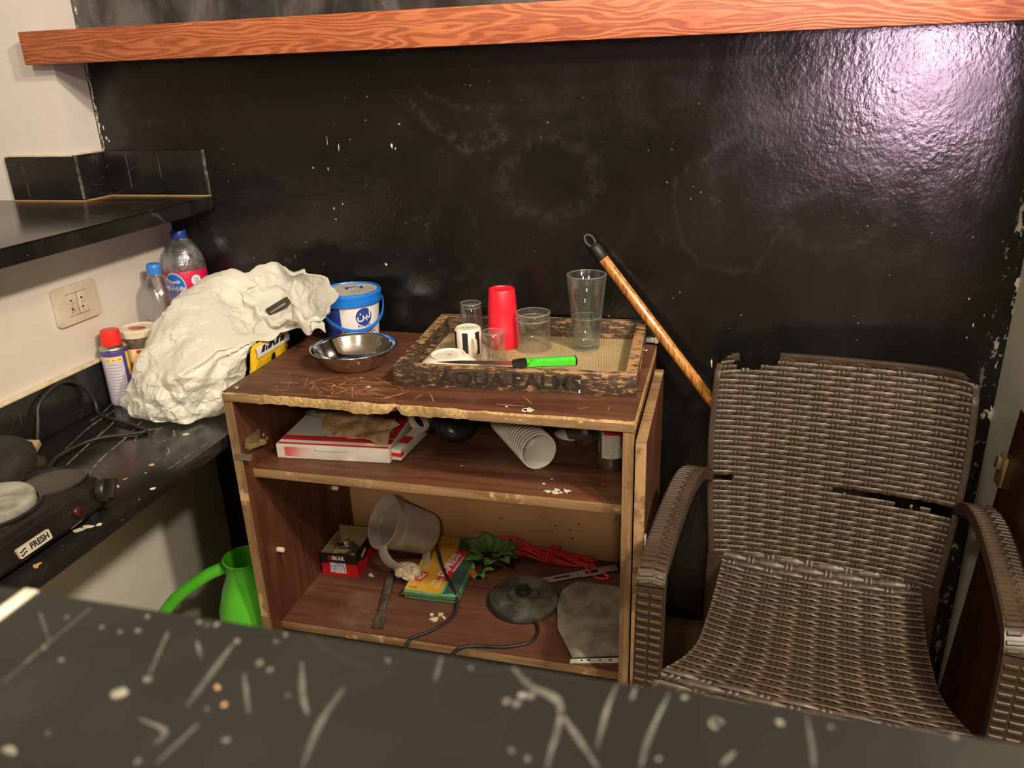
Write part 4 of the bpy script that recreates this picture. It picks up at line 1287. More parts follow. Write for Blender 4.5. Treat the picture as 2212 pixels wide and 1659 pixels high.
for k in range(41):
    t_ = k/40; a = BA-PI/2+PI*t_+R(10)
    hp.append(Vector((.0680*math.cos(a), .0680*math.sin(a), .086-.050*math.sin(PI*t_))))
hd = MB().sweep(hp, [(-.0035, -.0012), (.0035, -.0012), (.0035, .0012), (-.0035, .0012)], (0, 0, 1)).build('handle', M['blue_plastic'], bk_, bevel=.0006)
tap = .08125
tr = lambda z: .0535+tap*(z-.008)+.0002
q = MB(); v, f = patch(.070, .080, 20, 4, .0004); q.mesh(v, f, wrap(tr(.046), BA-1.05, .046, tap)); q.build('navy_panel', M['blue_dark'], bk_)
q = MB(); v, f = oval(.036, .038, .0008, 24, 3); q.mesh(v, f, wrap(tr(.062), BA+.42, .062, tap)); lg_ = q.build('logo', M['blue_dark'], bk_)
q = MB(); v, f = text_geo('\ufee6\ufe92\ufedf', .024, .0002, .0005); q.mesh(v, f, wrap(tr(.065)+.0010, BA+.42, .065, tap)); q.build('logo_script', M['white_print'], lg_)
q = MB(); v, f = text_geo('B.LABAN', .0075, .0002, .0001); q.mesh(v, f, wrap(tr(.0425)+.0004, BA+.42, .0425, tap)); q.build('lettering', M['blue_dark'], lg_)
q = MB(); v, f = text_geo('Spread Cream', .0095, .0002, 0, shear=.3); q.mesh(v, f, wrap(tr(.034)+.0004, BA+.28, .033, tap)); q.build('lettering', M['ink'], bk_)
q = MB(); v, f = text_geo('HAZELNUT CREAM', .0058, .0002, .0001); q.mesh(v, f, wrap(tr(.0255)+.0004, BA+.48, .0255, tap)); q.build('lettering', M['choc'], bk_)
q = MB(); v, f = oval(.040, .022, .0008, 22, 3); q.mesh([(p_[0], p_[1]+.004*math.sin(p_[0]*160), p_[2]) for p_ in v], f, wrap(tr(.020), BA-.45, .020, tap)); q.build('picture', M['choc'], bk_)

bw = thing('steel_bowl', 'shiny stainless steel bowl on the cabinet top in front of the bucket', 'bowl', (-.688, -.242, CT))
prof = [(.0, .0016), (.046, .0016), (.052, .004), (.060, .012), (.069, .026), (.0745, .037), (.0765, .0402), (.0845, .0412), (.0850, .0403), (.0845, .0394), (.0772, .0388), (.0752, .036), (.0698, .0255), (.0608, .0112), (.0525, .0026), (.046, .0), (0, 0)]
MB().lathe(prof[::-1], 72, cap0=False, cap1=False).build('shell', M['steel'], bw, smooth=60)
MB().lathe([(.036, .00165), (.0365, .0021), (.037, .00165)], 64, cap0=False, cap1=False).build('base_ring', M['steel'], bw, smooth=60)

# tray
ty = thing('wooden_tray', 'weathered dark wooden serving tray with carved lettering on the cabinet top', 'tray', (-.3565, -.168, CT), R(2.6))
TW, TD, TH, TT = .219, .156, .039, .020
MB().box(-TW+.002, TW-.002, -TD+.002, TD-.002, .0005, .008).build('bottom', M['news'], ty)
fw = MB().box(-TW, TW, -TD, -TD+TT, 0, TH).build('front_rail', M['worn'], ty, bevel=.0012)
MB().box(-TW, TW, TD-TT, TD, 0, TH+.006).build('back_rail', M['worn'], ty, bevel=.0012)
for sx in (-1, 1):
    q = MB()
    x0, x1 = sorted((sx*TW, sx*(TW-TT)))
    y0, y1 = -TD+TT, TD-TT
    sl = .060
    q.grid
    zt = lambda y: TH+.006*(y-y0)/(y1-y0)
    # side rail with a hand slot, drawn as one outline with a bridge
    pr = [(y0, 0), (y1, 0), (y1, zt(y1)), (y0, zt(y0))]
    hole = [(-sl, .013), (sl, .013), (sl+.005, .020), (sl, .027), (-sl, .027), (-sl-.005, .020)]
    b = bmesh.new()
    ov = [b.verts.new((x0, y, z)) for y, z in pr]; hv_ = [b.verts.new((x0, y, z)) for y, z in hole]
    es = [b.edges.new((ov[i], ov[(i+1) % 4])) for i in range(4)] + [b.edges.new((hv_[i], hv_[(i+1) % 6])) for i in range(6)]
    bmesh.ops.triangle_fill(b, edges=es, use_beauty=True)
    rg_ = bmesh.ops.extrude_face_region(b, geom=b.faces[:])
    bmesh.ops.translate(b, verts=[e for e in rg_['geom'] if isinstance(e, bmesh.types.BMVert)], vec=(x1-x0, 0, 0))
    bmesh.ops.recalc_face_normals(b, faces=b.faces)
    b.verts.index_update()
    q.add([v_.co.copy() for v_ in b.verts], [tuple(v_.index for v_ in f_.verts) for f_ in b.faces]); b.free()
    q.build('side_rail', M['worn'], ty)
q = MB(); v, f = text_geo('AQUA PALMS', .035, .0007, .0009, sx=1.22); q.mesh(v, f, frame((-.004, -TD-.0001, .0195), (1, 0, 0), (0, 0, 1))); q.build('carved_lettering', M['carved'], fw)
q = MB()
for z0_, z1_, w_ in ((.003, .010, .0012), (.012, .022, .0014), (.024, .028, .001), (.031, .033, .0008)): q.box(.121-w_, .121+w_, -TD-.0006, -TD+.0001, z0_, z1_)
q.build('paint_drip', M['white_print'], fw)
TF = CT+.0082
def lathe_thing(name, label, cat, loc, prof, mat, n=44, smooth=50, group=None, part='body'):
    t_ = thing(name, label, cat, loc, 0, group)
    return t_, MB().lathe(prof, n, cap0=False, cap1=False).build(part, mat, t_, smooth=smooth)

def cup_shell(r0, r1, h, wall, base, lip=.0006):
    """upside-down vessel: open rim of radius r0 down on the tray, closed end of radius r1 up"""
    return [(r0-wall, .0), (r0-wall*.5, -.0), (r0, .0012), (r1+(r0-r1)*.02, h-.004), (r1-.0015, h-.001), (r1-.004, h), (r1*.55, h-.0008), (0, h-.0010), ][0:8] + \
           [(0, h-base), (r1*.5, h-base), (r1-wall*1.6, h-base-.001), (r1-wall, h-base-.004), (r0-wall, .0)]
lathe_thing('tea_glass', 'small upturned clear glass standing behind the striped mug', 'glass', (-.490, -.102, TF), cup_shell(.0275, .0210, .088, .0018, .009), M['glass'])
sm_, smb = lathe_thing('striped_mug', 'upturned white espresso mug with black stripes on the tray', 'mug', (-.4795, -.160, TF), cup_shell(.0255, .0262, .054, .003, .005), M['ceramic'])
MA = R(-68)
q = MB()
for a_ in (-.95, .05, 1.05, 2.05, 3.05, 4.05): v, f = patch(.011, .046, 4, 3, .0004); q.mesh(v, f, wrap(.0260, MA+a_-.35, .0265))
q.build('black_stripe', M['ink'], sm_)
MB().lathe([(.0225, .0535), (.0225, .0548), (.0200, .0548), (.0195, .0535)], 40, cap0=False, cap1=False).build('foot_ring', M['ceramic'], sm_, smooth=50)
q = MB(); v, f = text_geo('f1 signo', .007, .0002); q.mesh(v, f, frame((0, .001, .0534), (1, .25, 0), (-.25, 1, 0))); q.build('maker_mark', M['grey_ink'], sm_)
hx = Vector((math.cos(MA+.30), math.sin(MA+.30), 0))
MB().tube(catmull([hx*.0255+Vector((0, 0, .038)), hx*.036+Vector((0, 0, .037)), hx*.040+Vector((0, 0, .025)), hx*.036+Vector((0, 0, .012)), hx*.0255+Vector((0, 0, .011))], 6), .0034, 10).build('handle', M['ceramic'], sm_, smooth=60)
gc_, _ = lathe_thing('glass_cup', 'small upturned clear glass cup with a handle beside the saucer', 'cup', (-.4150, -.206, TF), cup_shell(.0255, .0215, .064, .002, .006), M['glass'])
hx = Vector((math.cos(R(-75)), math.sin(R(-75)), 0))
MB().tube(catmull([hx*.0225+Vector((0, 0, .050)), hx*.036+Vector((0, 0, .047)), hx*.038+Vector((0, 0, .030)), hx*.034+Vector((0, 0, .014)), hx*.0245+Vector((0, 0, .012))], 6), .0030, 10).build('handle', M['glass'], gc_, smooth=60)
rc_, _ = lathe_thing('plastic_cup', 'tall red plastic tumbler standing upside down on the tray', 'cup', (-.4230, -.104, TF), [(.0300, 0), (.0315, .0005), (.0318, .004), (.0310, .041), (.0300, .043), (.0290, .080), (.0262, .1175), (.0250, .1195), (.0236, .1195), (.0226, .1170), (0, .1172)], M['red_plastic'], smooth=35)
lathe_thing('tumbler', 'wide upturned clear whisky tumbler between red cup and tall glass', 'glass', (-.3590, -.110, TF), cup_shell(.0350, .0345, .076, .0022, .014), M['glass'])
def grings(par, *rz):
    for r_, z_, w_g in rz:
        MB().tube([(r_*math.cos(a), r_*math.sin(a), z_) for a in [2*PI*k/48 for k in range(48)]], w_g, 6, closed=True).build('rim', M['rim_glint'], par, smooth=60)  # pale rings painting bright glints along rims and thick bases
for o_ in list(COL.objects):
    if o_.parent is None and o_.name.startswith('tea_glass'): grings(o_, (.0208, .0865, .0010), (.0272, .0014, .0009), (.019, .079, .0009))
    if o_.parent is None and o_.name.startswith('tumbler'): grings(o_, (.0338, .0745, .0012), (.0335, .0615, .0012), (.0346, .0012, .0009))
    if o_.parent is None and o_.name.startswith('glass_cup'): grings(o_, (.0208, .0625, .0010), (.0252, .0012, .0009))
pg_ = thing('pint_glass', 'tall clear glass half full of water on the tray', 'glass', (-.2545, -.094, TF))
MB().lathe([(0, .0005), (.022, .0), (.0255, .002), (.0262, .008), (.0300, .060), (.0385, .150), (.0382, .1508), (.0372, .150), (.0285, .060), (.0242, .014), (.022, .0105), (0, .010)], 56, cap0=False, cap1=False).build('body', M['glass_green'], pg_, smooth=50)
MB().lathe([(0, .0104), (.0218, .0108), (.0239, .0143), (.0282, .0598), (.0290, .0668), (0, .0662)], 56, cap0=False, cap1=False).build('water', M['water'], pg_, smooth=40)
MB().tube([(.0379*math.cos(a), .0379*math.sin(a), .1503) for a in [2*PI*k/56 for k in range(56)]], .0008, 6, closed=True).build('rim', M['rim_glint'], pg_, smooth=60)  # bright glint of the lip painted as a pale ring
grings(pg_, (.0250, .0022, .0011), (.0235, .0125, .0009))
MB().tube([(.0286*math.cos(a), .0286*math.sin(a), .0660) for a in [2*PI*k/56 for k in range(56)]], .0010, 6, closed=True).build('water_glint', M['rim_glint'], pg_, smooth=60)  # added pale ring, painted glint around the water surface
sa_, _ = lathe_thing('saucer', 'white saucer lying upside down at the front left of the tray', 'saucer', (-.4960, -.236, TF), [(.057, .0), (.0580, .0008), (.0570, .0022), (.047, .0115), (.036, .0190), (.033, .0205), (.0330, .0240), (.0310, .0248), (.0295, .0240), (.0290, .0220), (0, .0222)], M['ceramic'])
q = MB(); v, f = oval(.012, .006, .0); q.mesh(v, f, frame((.003, 0, .0224), (1, .2, 0), (-.2, 1, 0))); q.build('maker_mark', M['grey_ink'], sa_)
# knife: handle inside the tray, blade across the front rail
kn = thing('kitchen_knife', 'green-handled kitchen knife lying across the front rail of the tray', 'knife', (-.35, -.30, CT+.04))
A_ = Vector((-.345, -.303, .8655)); B_ = Vector((-.246, -.250, .8580))
dv = (B_-A_).normalized(); sd_ = Vector((0, 0, 1)).cross(dv).normalized(); up_ = dv.cross(sd_)
ks = [(-.0095, -.005), (-.005, -.0078), (.005, -.0078), (.0095, -.005), (.0095, .005), (.005, .0078), (-.005, .0078), (-.0095, .005)]
MB().sweep([A_+dv*.018, A_+dv*.05, A_+dv*.085, A_+dv*.108], ks, sd_, scale=[1, .92, 1.0, 1.02]).build('handle', M['green_handle'], kn, world=True, smooth=40)
MB().sweep([A_-dv*.006, A_+dv*.004, A_+dv*.0178], ks, sd_, scale=[.75, .95, 1.03]).build('bolster', M['black_plastic'], kn, world=True, smooth=40)
MB().sweep([A_+dv*.1082, A_+dv*.1115], ks, sd_, scale=[1.04, .95]).build('end_cap', M['black_plastic'], kn, world=True, smooth=40)
q = MB(); tip = Vector((-.492, -.308, .8602)); rt = A_-dv*.005
ln = (tip-rt).normalized(); wv = Vector((0, 0, 1)).cross(ln).normalized()
q.add([rt+wv*.009, rt-wv*.009, rt.lerp(tip, .7)-wv*.009, tip, rt.lerp(tip, .7)+wv*.006] + [p_+Vector((0, 0, .0014)) for p_ in (rt+wv*.009, rt-wv*.009, rt.lerp(tip, .7)-wv*.009, tip, rt.lerp(tip, .7)+wv*.006)],
      [(4, 3, 2, 1, 0), (5, 6, 7, 8, 9)] + [(i, (i+1) % 5, (i+1) % 5+5, i+5) for i in range(5)])
q.build('blade', M['steel_worn'], kn, world=True)

# ------------------------------------------------------------------ middle shelf contents
px = thing('pizza_box', 'flattened white and red card pizza box on the middle shelf', 'box', (-.722, -.235, MS), R(4.5))
PW, PD, PH = .117, .094, .031
pb = MB().box(-PW, PW, -PD, PD, .0005, PH).build('carton', M['card_white'], px, bevel=.003)
def band(y0, y1, x0=-PW+.003, x1=PW-.003): return MB().box(x0, x1, y0, y1, PH-.0005, PH+.0006)
band(-PD+.003, -PD+.009).build('red_stripe', M['red_ink'], px)
band(-PD+.022, -PD+.042).build('red_stripe', M['red_ink'], px)
band(.045, PD-.003).build('red_stripe', M['red_ink'], px)
MB().box(PW-.030, PW-.003, -PD+.046, .045, PH-.0005, PH+.0007).build('red_panel', M['red_ink'], px)
q = MB(); q.M = Matrix.Translation((PW, -PD+.01, .0)) @ Matrix.Rotation(R(-8), 4, 'Z'); q.box(0, .020, .0, .17, .004, PH-.004)
sp_ = q.build('side_flap', M['card_white'], px, bevel=.002)
q = MB(); q.M = Matrix.Translation((PW, -PD+.01, .0)) @ Matrix.Rotation(R(-8), 4, 'Z')
q.box(.0, .0206, -.0006, .012, .012, .020).box(.0, .0204, .030, .060, PH-.005, PH-.0034); q.build('red_stripe', M['red_ink'], sp_)
q = MB(); v, f = patch(.055, .020, 8, 2, .0004); q.mesh(v, f, frame((-.072, -PD, .016), (1, 0, 0), (0, 0, 1)))
def soft_red():
    t = NT('rubbed_red_print'); co = t.co(); x, y, z = t.sep(co)
    k = t.mix(t.ramp(x, -.095, -.045, .0, 1.0), (.66, .12, .11), (.74, .62, .56)); t.col(k); t.set(rough=.5); return t.m
q.build('faded_print', soft_red(), px)
q = MB(); q.box(-.035, .030, -PD-.0006, -PD+.0002, .0195, .0202).box(-.036, -.0352, -PD-.0006, -PD+.0002, .0195, .0250).box(.0302, .031, -PD-.0006, -PD+.0002, .0195, .0250); q.build('tab_cut', M['grey_ink'], px)
q = MB()
for k in range(4): q.box(PW-.026+.005*k, PW-.0245+.005*k, .050, .070, PH-.0005, PH+.0009)
q.build('small_print', M['grey_ink'], px)

def bread(cx, cy, cz, r, a0, a1, rz, seed, tilt=0):
    def pt(u, v, top):
        a = a0+(a1-a0)*u
        rr = r*v*(1+.05*noise.noise(Vector((a*2, seed, 0)))+.02*noise.noise(Vector((a*9, seed, 3))))
        x, y = rr*math.cos(a), rr*math.sin(a)
        z = .0045*noise.noise(Vector((x*38, y*38, seed))) + .005*v*v*math.sin(2*a+seed)+.004
        return Vector((x, y, z+(.0075*(1-v**8)+.0006 if top else 0)))
    q = MB(); q.M = Matrix.Translation((cx, cy, cz)) @ Matrix.Rotation(rz, 4, 'Z') @ Matrix.Rotation(tilt, 4, 'X')
    q.grid(lambda u, v: pt(u, v, True), 40, 10); q.grid(lambda u, v: pt(1-u, v, False), 40, 10)
    q.grid(lambda u, v: pt(u, 1, True)*(1-v)+pt(u, 1, False)*v, 40, 1)
    return q
bread(-.694, -.196, MS+PH+.006, .096, R(188), R(345), R(-10), 2.0, R(4)).build('flatbread', M['bread'], None, smooth=60, world=True, loc=(-.694, -.196, MS+PH),
    label='larger dry brown flatbread half lying on the pizza box', cat='flatbread', group='flatbreads on the pizza box')
bread(-.628, -.205, MS+PH+.0015, .100, R(215), R(284), R(-2), 5.0, R(2)).build('flatbread', M['bread'], None, smooth=60, world=True, loc=(-.62, -.195, MS+PH),
    label='pointed flatbread piece tucked under the larger one near the box corner', cat='flatbread', group='flatbreads on the pizza box')
def crumpled_blob(cx, cy, cz, rx, ry, rz_, sc, amp, seed, n=40, zmin=None):
    q = MB()
    def fn(u, v):
        a = 2*PI*u; b = PI*(v-.5)
        d = Vector((math.cos(a)*math.cos(b), math.sin(a)*math.cos(b), math.sin(b)))
        p = Vector((cx+rx*d.x, cy+ry*d.y, cz+rz_*d.z))
        p += d*(crumple(p, sc, amp, seed)+amp*.6*noise.noise(p*sc*.8))
        if zmin is not None and p.z < zmin: p.z = zmin
        return p
    q.grid(fn, n, n//2, closeu=True); return q
crumpled_blob(-.800, -.195, MS+PH+.011, .034, .020, .009, 45, .006, 3, 36, MS+PH+.0012).build('grey_wrapper', M['grey_film'], None, smooth=40, world=True, loc=(-.80, -.195, MS+PH),
    label='crumpled grey plastic wrapper beside the flatbread on the pizza box', cat='wrapper')

# black jug lying on its side, beige-rimmed mouth to the front
bj = thing('black_jug', 'black plastic jug with beige rim and loop handle lying behind the flatbread', 'jug', (-.54, -.17, MS))
ax = Vector((-.35, -1.0, -.16)).normalized()
JM = Matrix.Translation((-.580, -.212, MS+.042)) @ ax.to_track_quat('Z', 'Y').to_matrix().to_4x4()
q = MB(); q.M = JM; q.lathe([(.0, -.150), (.036, -.150), (.040, -.14), (.040, -.05), (.034, -.015), (.0250, -.006), (.0172, -.006), (.0172, -.05), (0, -.05)], 40, cap0=False, cap1=False); q.build('body', M['black_plastic'], bj, world=True, smooth=50)
q = MB(); q.M = JM; q.lathe([(.0165, -.010), (.0165, .0005), (.0185, .003), (.0230, .0022), (.0252, -.002), (.0252, -.012)], 40, cap0=False, cap1=False); q.build('rim', M['beige_ring'], bj, world=True, smooth=50)
hpts = catmull([(-.566, -.165, MS+.056), (-.535, -.192, MS+.046), (-.508, -.215, MS+.030), (-.490, -.200, MS+.024), (-.484, -.165, MS+.034), (-.490, -.130, MS+.055)], 8)
MB().tube(hpts, [.028-.014*i/(len(hpts)-1) for i in range(len(hpts))], 16).build('handle', M['black_plastic'], bj, world=True, smooth=60)

# nested paper cups, each its own cup
cup_prof = [(.0, .002), (.0215, .002), (.0222, .0), (.0228, .001), (.0312, .0745), (.0345, .0748), (.0360, .0762), (.0355, .0780), (.0335, .0785), (.0312, .0765), (.0222, .0045), (0, .0045)]
cm = MB().lathe(cup_prof, 40, cap0=False, cap1=False).build('paper_cup', M['paper_cup'], None, smooth=50,
    label='white paper cup in the long nested stack on the middle shelf', cat='paper cup', group='nested paper cups')
cax = Vector((.555, -.77, .055)).normalized()
rimc = Vector((-.3125, -.283, MS+.0362))
mat_ = cax.to_track_quat('Z', 'Y').to_matrix().to_4x4()
NC = 18
ORD = 'first second third fourth fifth sixth seventh eighth ninth tenth eleventh twelfth thirteenth fourteenth fifteenth sixteenth seventeenth eighteenth'.split()
for k in range(NC):
    o = cm if k == 0 else cm.copy()
    if k: COL.objects.link(o)
    pos = rimc - cax*(.0100*k)
    pos.z = MS+.0362 + .0026*0
    if 0 < k: o['label'] = ORD[k]+' white paper cup from the open end of the nested stack'
    o.matrix_world = Matrix.Translation(pos) @ mat_ @ Matrix.Translation((0, 0, -.0770))
lone = cm.copy()
cm['label'] = 'front white paper cup of the nested stack, open mouth facing out'
lone.name = 'paper_cup'; COL.objects.link(lone); lone['label'] = 'single white paper cup standing upside down behind the cup stack'
del lone['group']
lone.matrix_world = Matrix.Translation((-.280, -.120, MS+.0790)) @ Matrix.Rotation(PI, 4, 'X')
crumpled_blob(-.240, -.165, MS+.045, .036, .040, .044, 30, .010, 8, 44, MS+.001).build('clear_plastic_bag', M['clear_film'], None, smooth=40, world=True, loc=(-.24, -.165, MS),
    label='crumpled see-through plastic bag between the cups and the glass jar', cat='plastic bag')
gj = thing('glass_jar', 'glass jar with cream and red label at the right end of the shelf', 'jar', (-.1825, -.245, MS))
MB().lathe([(.0, .001), (.024, .0), (.0290, .002), (.0305, .010), (.0305, .020), (.0292, .026), (.0292, .100), (.027, .112), (.024, .116)], 44, cap0=False, cap1=False).build('body', M['glass'], gj, smooth=50)
MB().lathe([(0, .003), (.0275, .004), (.0288, .012), (.0275, .026), (.0275, .050), (0, .050)], 40, cap0=False, cap1=False).build('contents', M['jam'], gj, smooth=50)
MB().lathe([(.0255, .113), (.0275, .114), (.0275, .128), (.0255, .130), (0, .130)], 40).build('lid', M['red_ink'], gj, smooth=40)
JA = R(-70)
v, f = patch(.056, .054, 20, 3, .0004); lj = MB().mesh(v, f, wrap(.0292, JA+.15, .0545)).build('label', M['lid_white'], gj)
q = MB(); v, f = patch(.022, .030, 8, 2, .0007); q.mesh(v, f, wrap(.0292, JA+.78, .066)); q.build('red_print', M['red_ink'], lj)
q = MB(); v, f = patch(.030, .007, 8, 1, .0007); q.mesh(v, f, wrap(.0292, JA-.15, .0785)); q.build('red_print', M['red_ink'], lj)
q = MB()
for k in range(9): v, f = patch(.022-.003*(k % 3), .0008, 6, 1, .0008); q.mesh(v, f, wrap(.0292, JA-.22, .071-.0042*k))
q.build('small_print', M['grey_ink'], lj)

# ------------------------------------------------------------------ bottom shelf contents
ob = thing('screw_box', 'small open red and black cardboard hardware box on the bottom shelf', 'box', (-.8060, -.152, BS), R(2))
W_, D_, H_ = .0435, .053, .063
w_ = .0015
BOXN = {'front_wall': (-W_, W_, -D_, -D_+w_), 'back_wall': (-W_, W_, D_-w_, D_), 'side_wall': (-W_, -W_+w_, -D_, D_)}
def carton_mat(nm, slope):
    t = NT(nm); x, y, z = t.sep(t.co())
    edge = t.math('MULTIPLY_ADD', x, slope, .033)
    k = t.mix(t.math('GREATER_THAN', z, edge), (.55, .012, .020), (.014, .012, .012))
    t.col(k); t.set(rough=.4); return t.m
cmf = carton_mat('printed_carton', .03)
fwl = MB().box(-W_, W_, -D_, -D_+w_, .0005, H_-.004).build('front_wall', cmf, ob)
MB().box(W_-w_, W_, -D_+w_, D_, .0005, H_).build('side_wall', cmf, ob)
MB().box(-W_, -W_+w_, -D_+w_, D_, .0005, H_-.006).build('side_wall', M['card'], ob)
MB().box(-W_+w_, W_-w_, D_-w_, D_, .0005, H_+.006).build('back_wall', M['card'], ob)
MB().box(-W_+w_, W_-w_, -D_+w_, D_-w_, .0005, .002).build('base', M['card'], ob)
MB().box(-W_+w_+.0002, W_-w_-.0002, D_-w_-.0006, D_-w_-.0001, .002, H_+.005).box(W_-w_-.0006, W_-w_-.0001, -D_+w_, D_-w_, .002, H_-.001).build('liner', M['card'], ob)
q = MB(); v, f = text_geo('SKAR', .0145, .0002, .0005, 'LEFT', .86); q.mesh(v, f, frame((-.0155, -D_-.0001, .047), (1, 0, 0), (0, 0, 1))); q.build('lettering', M['white_print'], fwl)
q = MB(); v, f = text_geo('O', .0145, .0002, .0005, 'LEFT', .80); q.mesh(v, f, frame((-.0250, -D_-.0001, .047), (1, 0, 0), (0, 0, 1))); q.build('lettering', M['cap_red'], fwl)
q = MB(); v, f = patch(.042, .029, 1, 1, .0003); q.mesh(v, f, frame((-.003, -D_, .022), (1, 0, 0), (0, 0, 1))); q.build('sticker_border', M['red_ink'], fwl)
q = MB(); v, f = patch(.039, .026, 1, 1, .0005); q.mesh(v, f, frame((-.003, -D_, .022), (1, 0, 0), (0, 0, 1))); q.build('sticker', M['white_print'], fwl)
q = MB()
for k in range(6): v, f = patch(.026-.004*(k % 3), .0008, 1, 1, .0007); q.mesh(v, f, frame((-.002, -D_, .031-.0034*k), (1, 0, 0), (0, 0, 1)))
q.build('small_print', M['grey_ink'], fwl)
q = MB()
for pts in ([(-.022, .034), (-.018, .014), (-.013, .010)], [(-.022, .024), (-.012, .027), (-.010, .020), (-.013, .008)], [(-.008, .034), (.006, .031), (.012, .024), (.013, .010)], [(-.012, .036), (.016, .036)]):
    q.tube(catmull([(x, -D_-.0008, z) for x, z in pts], 6), .0006, 6)
q.build('pen_scrawl', M['blue_ink'], fwl, kind='stuff')
q = MB(); v, f = patch(.030, .028, 1, 1, .0004); q.mesh(v, f, frame((W_, -.012, .040), (0, 1, 0), (0, 0, 1))); q.build('side_print', M['black_matt'], ob)
q = MB(); v, f = text_geo('SKAR', .011, .0002, .0003); q.mesh(v, f, frame((W_+.0006, -.012, .042), (0, 1, .35), (0, -.35, 1))); q.build('lettering', M['white_print'], ob)
for k, (x, y, z, a, b) in enumerate(((-.012, .015, .040, .3, .2), (.010, .005, .044, -.5, .35), (.004, -.015, .036, 1.2, -.3), (-.008, -.022, .032, .2, .5))):
    q = MB(); q.M = MX[ob] @ Matrix.Translation((x, y, z)) @ Matrix.Rotation(a, 4, 'Z') @ Matrix.Rotation(b, 4, 'X')
    q.box(-.020, .020, -.008, .008, -.001, .001); q.box(-.020, -.018, -.008, .008, .001, .012)
    o = q.build('metal_bracket', M['steel_worn'], None, world=True, bevel=.0006, loc=tuple(MX[ob] @ Vector((x, y, z))),
        label='small grey metal angle bracket inside the open hardware box', cat='bracket', group='brackets in the hardware box')
MB().box(-W_+.003, W_-.004, -D_+.004, D_-.004, .0022, .028).build('packing', M['card'], ob, bevel=.003)

# translucent jug tipped over
tj = thing('measuring_jug', 'cloudy translucent plastic jug tipped over behind the sponge pack', 'jug', (-.66, -.11, BS))
b0 = Vector((-.630, -.082, BS+.058)); r0 = Vector((-.705, -.158, BS+.128))
jx = (r0-b0).normalized(); JL = (r0-b0).length
JQ = Matrix.Translation(b0) @ jx.to_track_quat('Z', 'Y').to_matrix().to_4x4()
q = MB(); q.M = JQ; q.lathe([(0, .0), (.040, .0), (.0460, .003), (.0490, .012), (.0560, JL*.78), (.0545, JL*.79), (.0570, JL*.82), (.0605, JL), (.0615, JL+.001)], 60, cap0=False, cap1=False)
q.build('body', M['jug'], tj, world=True, smooth=40)
hdir = Vector((.15, -1, -.55)); hdir = (hdir-jx*hdir.dot(jx)).normalized()
def jp(al, rd): return b0 + jx*al + hdir*rd
hs = [(-.012, -.0032), (.012, -.0032), (.012, .0032), (-.012, .0032)]
MB().sweep(catmull([jp(JL, .059), jp(JL*.97, .076), jp(JL*.80, .094), jp(JL*.45, .100), jp(JL*.18, .094), jp(.010, .068), jp(.006, .047)], 7), hs, jx.cross(hdir)).build('handle', M['jug'], tj, world=True, smooth=40, bevel=.0012)
q = MB(); q.M = JQ; q.tube([(.0612*math.cos(a), .0612*math.sin(a), JL) for a in [2*PI*k/60 for k in range(60)]], .0012, 6, closed=True); q.build('rim', M['jug'], tj, world=True, smooth=60)

# scraper
scp = thing('paint_scraper', 'grimy dark metal scraper lying on the bottom shelf beside the box', 'scraper', (-.662, -.27, BS))
pa, pb_ = Vector((-.642, -.362, BS+.005)), Vector((-.690, -.170, BS+.007)); dd_ = (pb_-pa).normalized(); sw = Vector((0, 0, 1)).cross(dd_).normalized()
MB().sweep([pa, pa+dd_*.03, pa+dd_*.055], [(-.011, -.0035), (.011, -.0035), (.010, .0035), (-.010, .0035)], sw, scale=[1.05, 1, .62]).build('blade', M['rust'], scp, world=True, bevel=.001)
MB().sweep([pa+dd_*.055, pa+dd_*.10, pa+dd_*.16, pb_], [(-.0085, -.005), (.0085, -.005), (.0075, .005), (-.0075, .005)], sw).build('shank', M['rust'], scp, world=True, bevel=.0015)
flecks([(-.738, -.187, .006), (-.731, -.190, .004)], BS, .002).build('white_scrap', M['white_print'], None, world=True, loc=(-.738, -.187, BS), label='tiny white plastic scrap in front of the hardware box', cat='scrap')

# sponge pack
sk = thing('sponge_pack', 'scouring sponge pack with yellow and dark green printed wrapper', 'sponge pack', (-.572, -.140, BS), R(2))
SW, SD, SH = .061, .112, .022
MB().box(-SW, SW, -SD, SD, .001, SH).build('sponge', M['sponge_green'], sk, bevel=.004, seg=3)
ycard = MB().prism([(-SW+.001, -SD+.006), (SW*.35, -SD+.001), (SW*.45, -SD*.2), (SW*.05, SD-.002), (-SW+.004, SD-.002)], SH, SH+.0012).build('yellow_card', M['sponge_y'], sk)
MB().prism([(SW*.47, -SD+.002), (SW-.001, -SD+.012), (SW-.001, SD-.003), (SW*.08, SD-.002), (SW*.48, -SD*.2)], SH, SH+.0010).build('green_card', M['sponge_g'], sk)
up_dir = Vector((-1, .12, 0)); rd_dir = Vector((.12, 1, 0))
q = MB(); v, f = patch(.120, .028, 1, 1, .0004); q.mesh(v, f, frame((SW*.33, -.004, SH+.0012), rd_dir, up_dir)); q.build('red_flash', M['red_ink'], sk)
q = MB(); v, f = text_geo('EXPRESS', .027, .0002, .0006, sx=.92); q.mesh(v, f, frame((SW*.22, -.004, SH+.0020), rd_dir, up_dir)); q.build('lettering', M['white_print'], sk)
q = MB(); v, f = text_geo('Scouring Sponge', .0100, .0002, .0001, sx=.9); q.mesh(v, f, frame((SW*.50, .002, SH+.0020), rd_dir, up_dir)); q.build('lettering', M['white_print'], sk)
q = MB(); v, f = text_geo("IT'S\nCLEAN", .0125, .0002, .0001); q.mesh(v, f, frame((SW*.06, -SD*.66, SH+.0016), rd_dir, up_dir)); q.build('lettering', M['jar_lid'], sk)
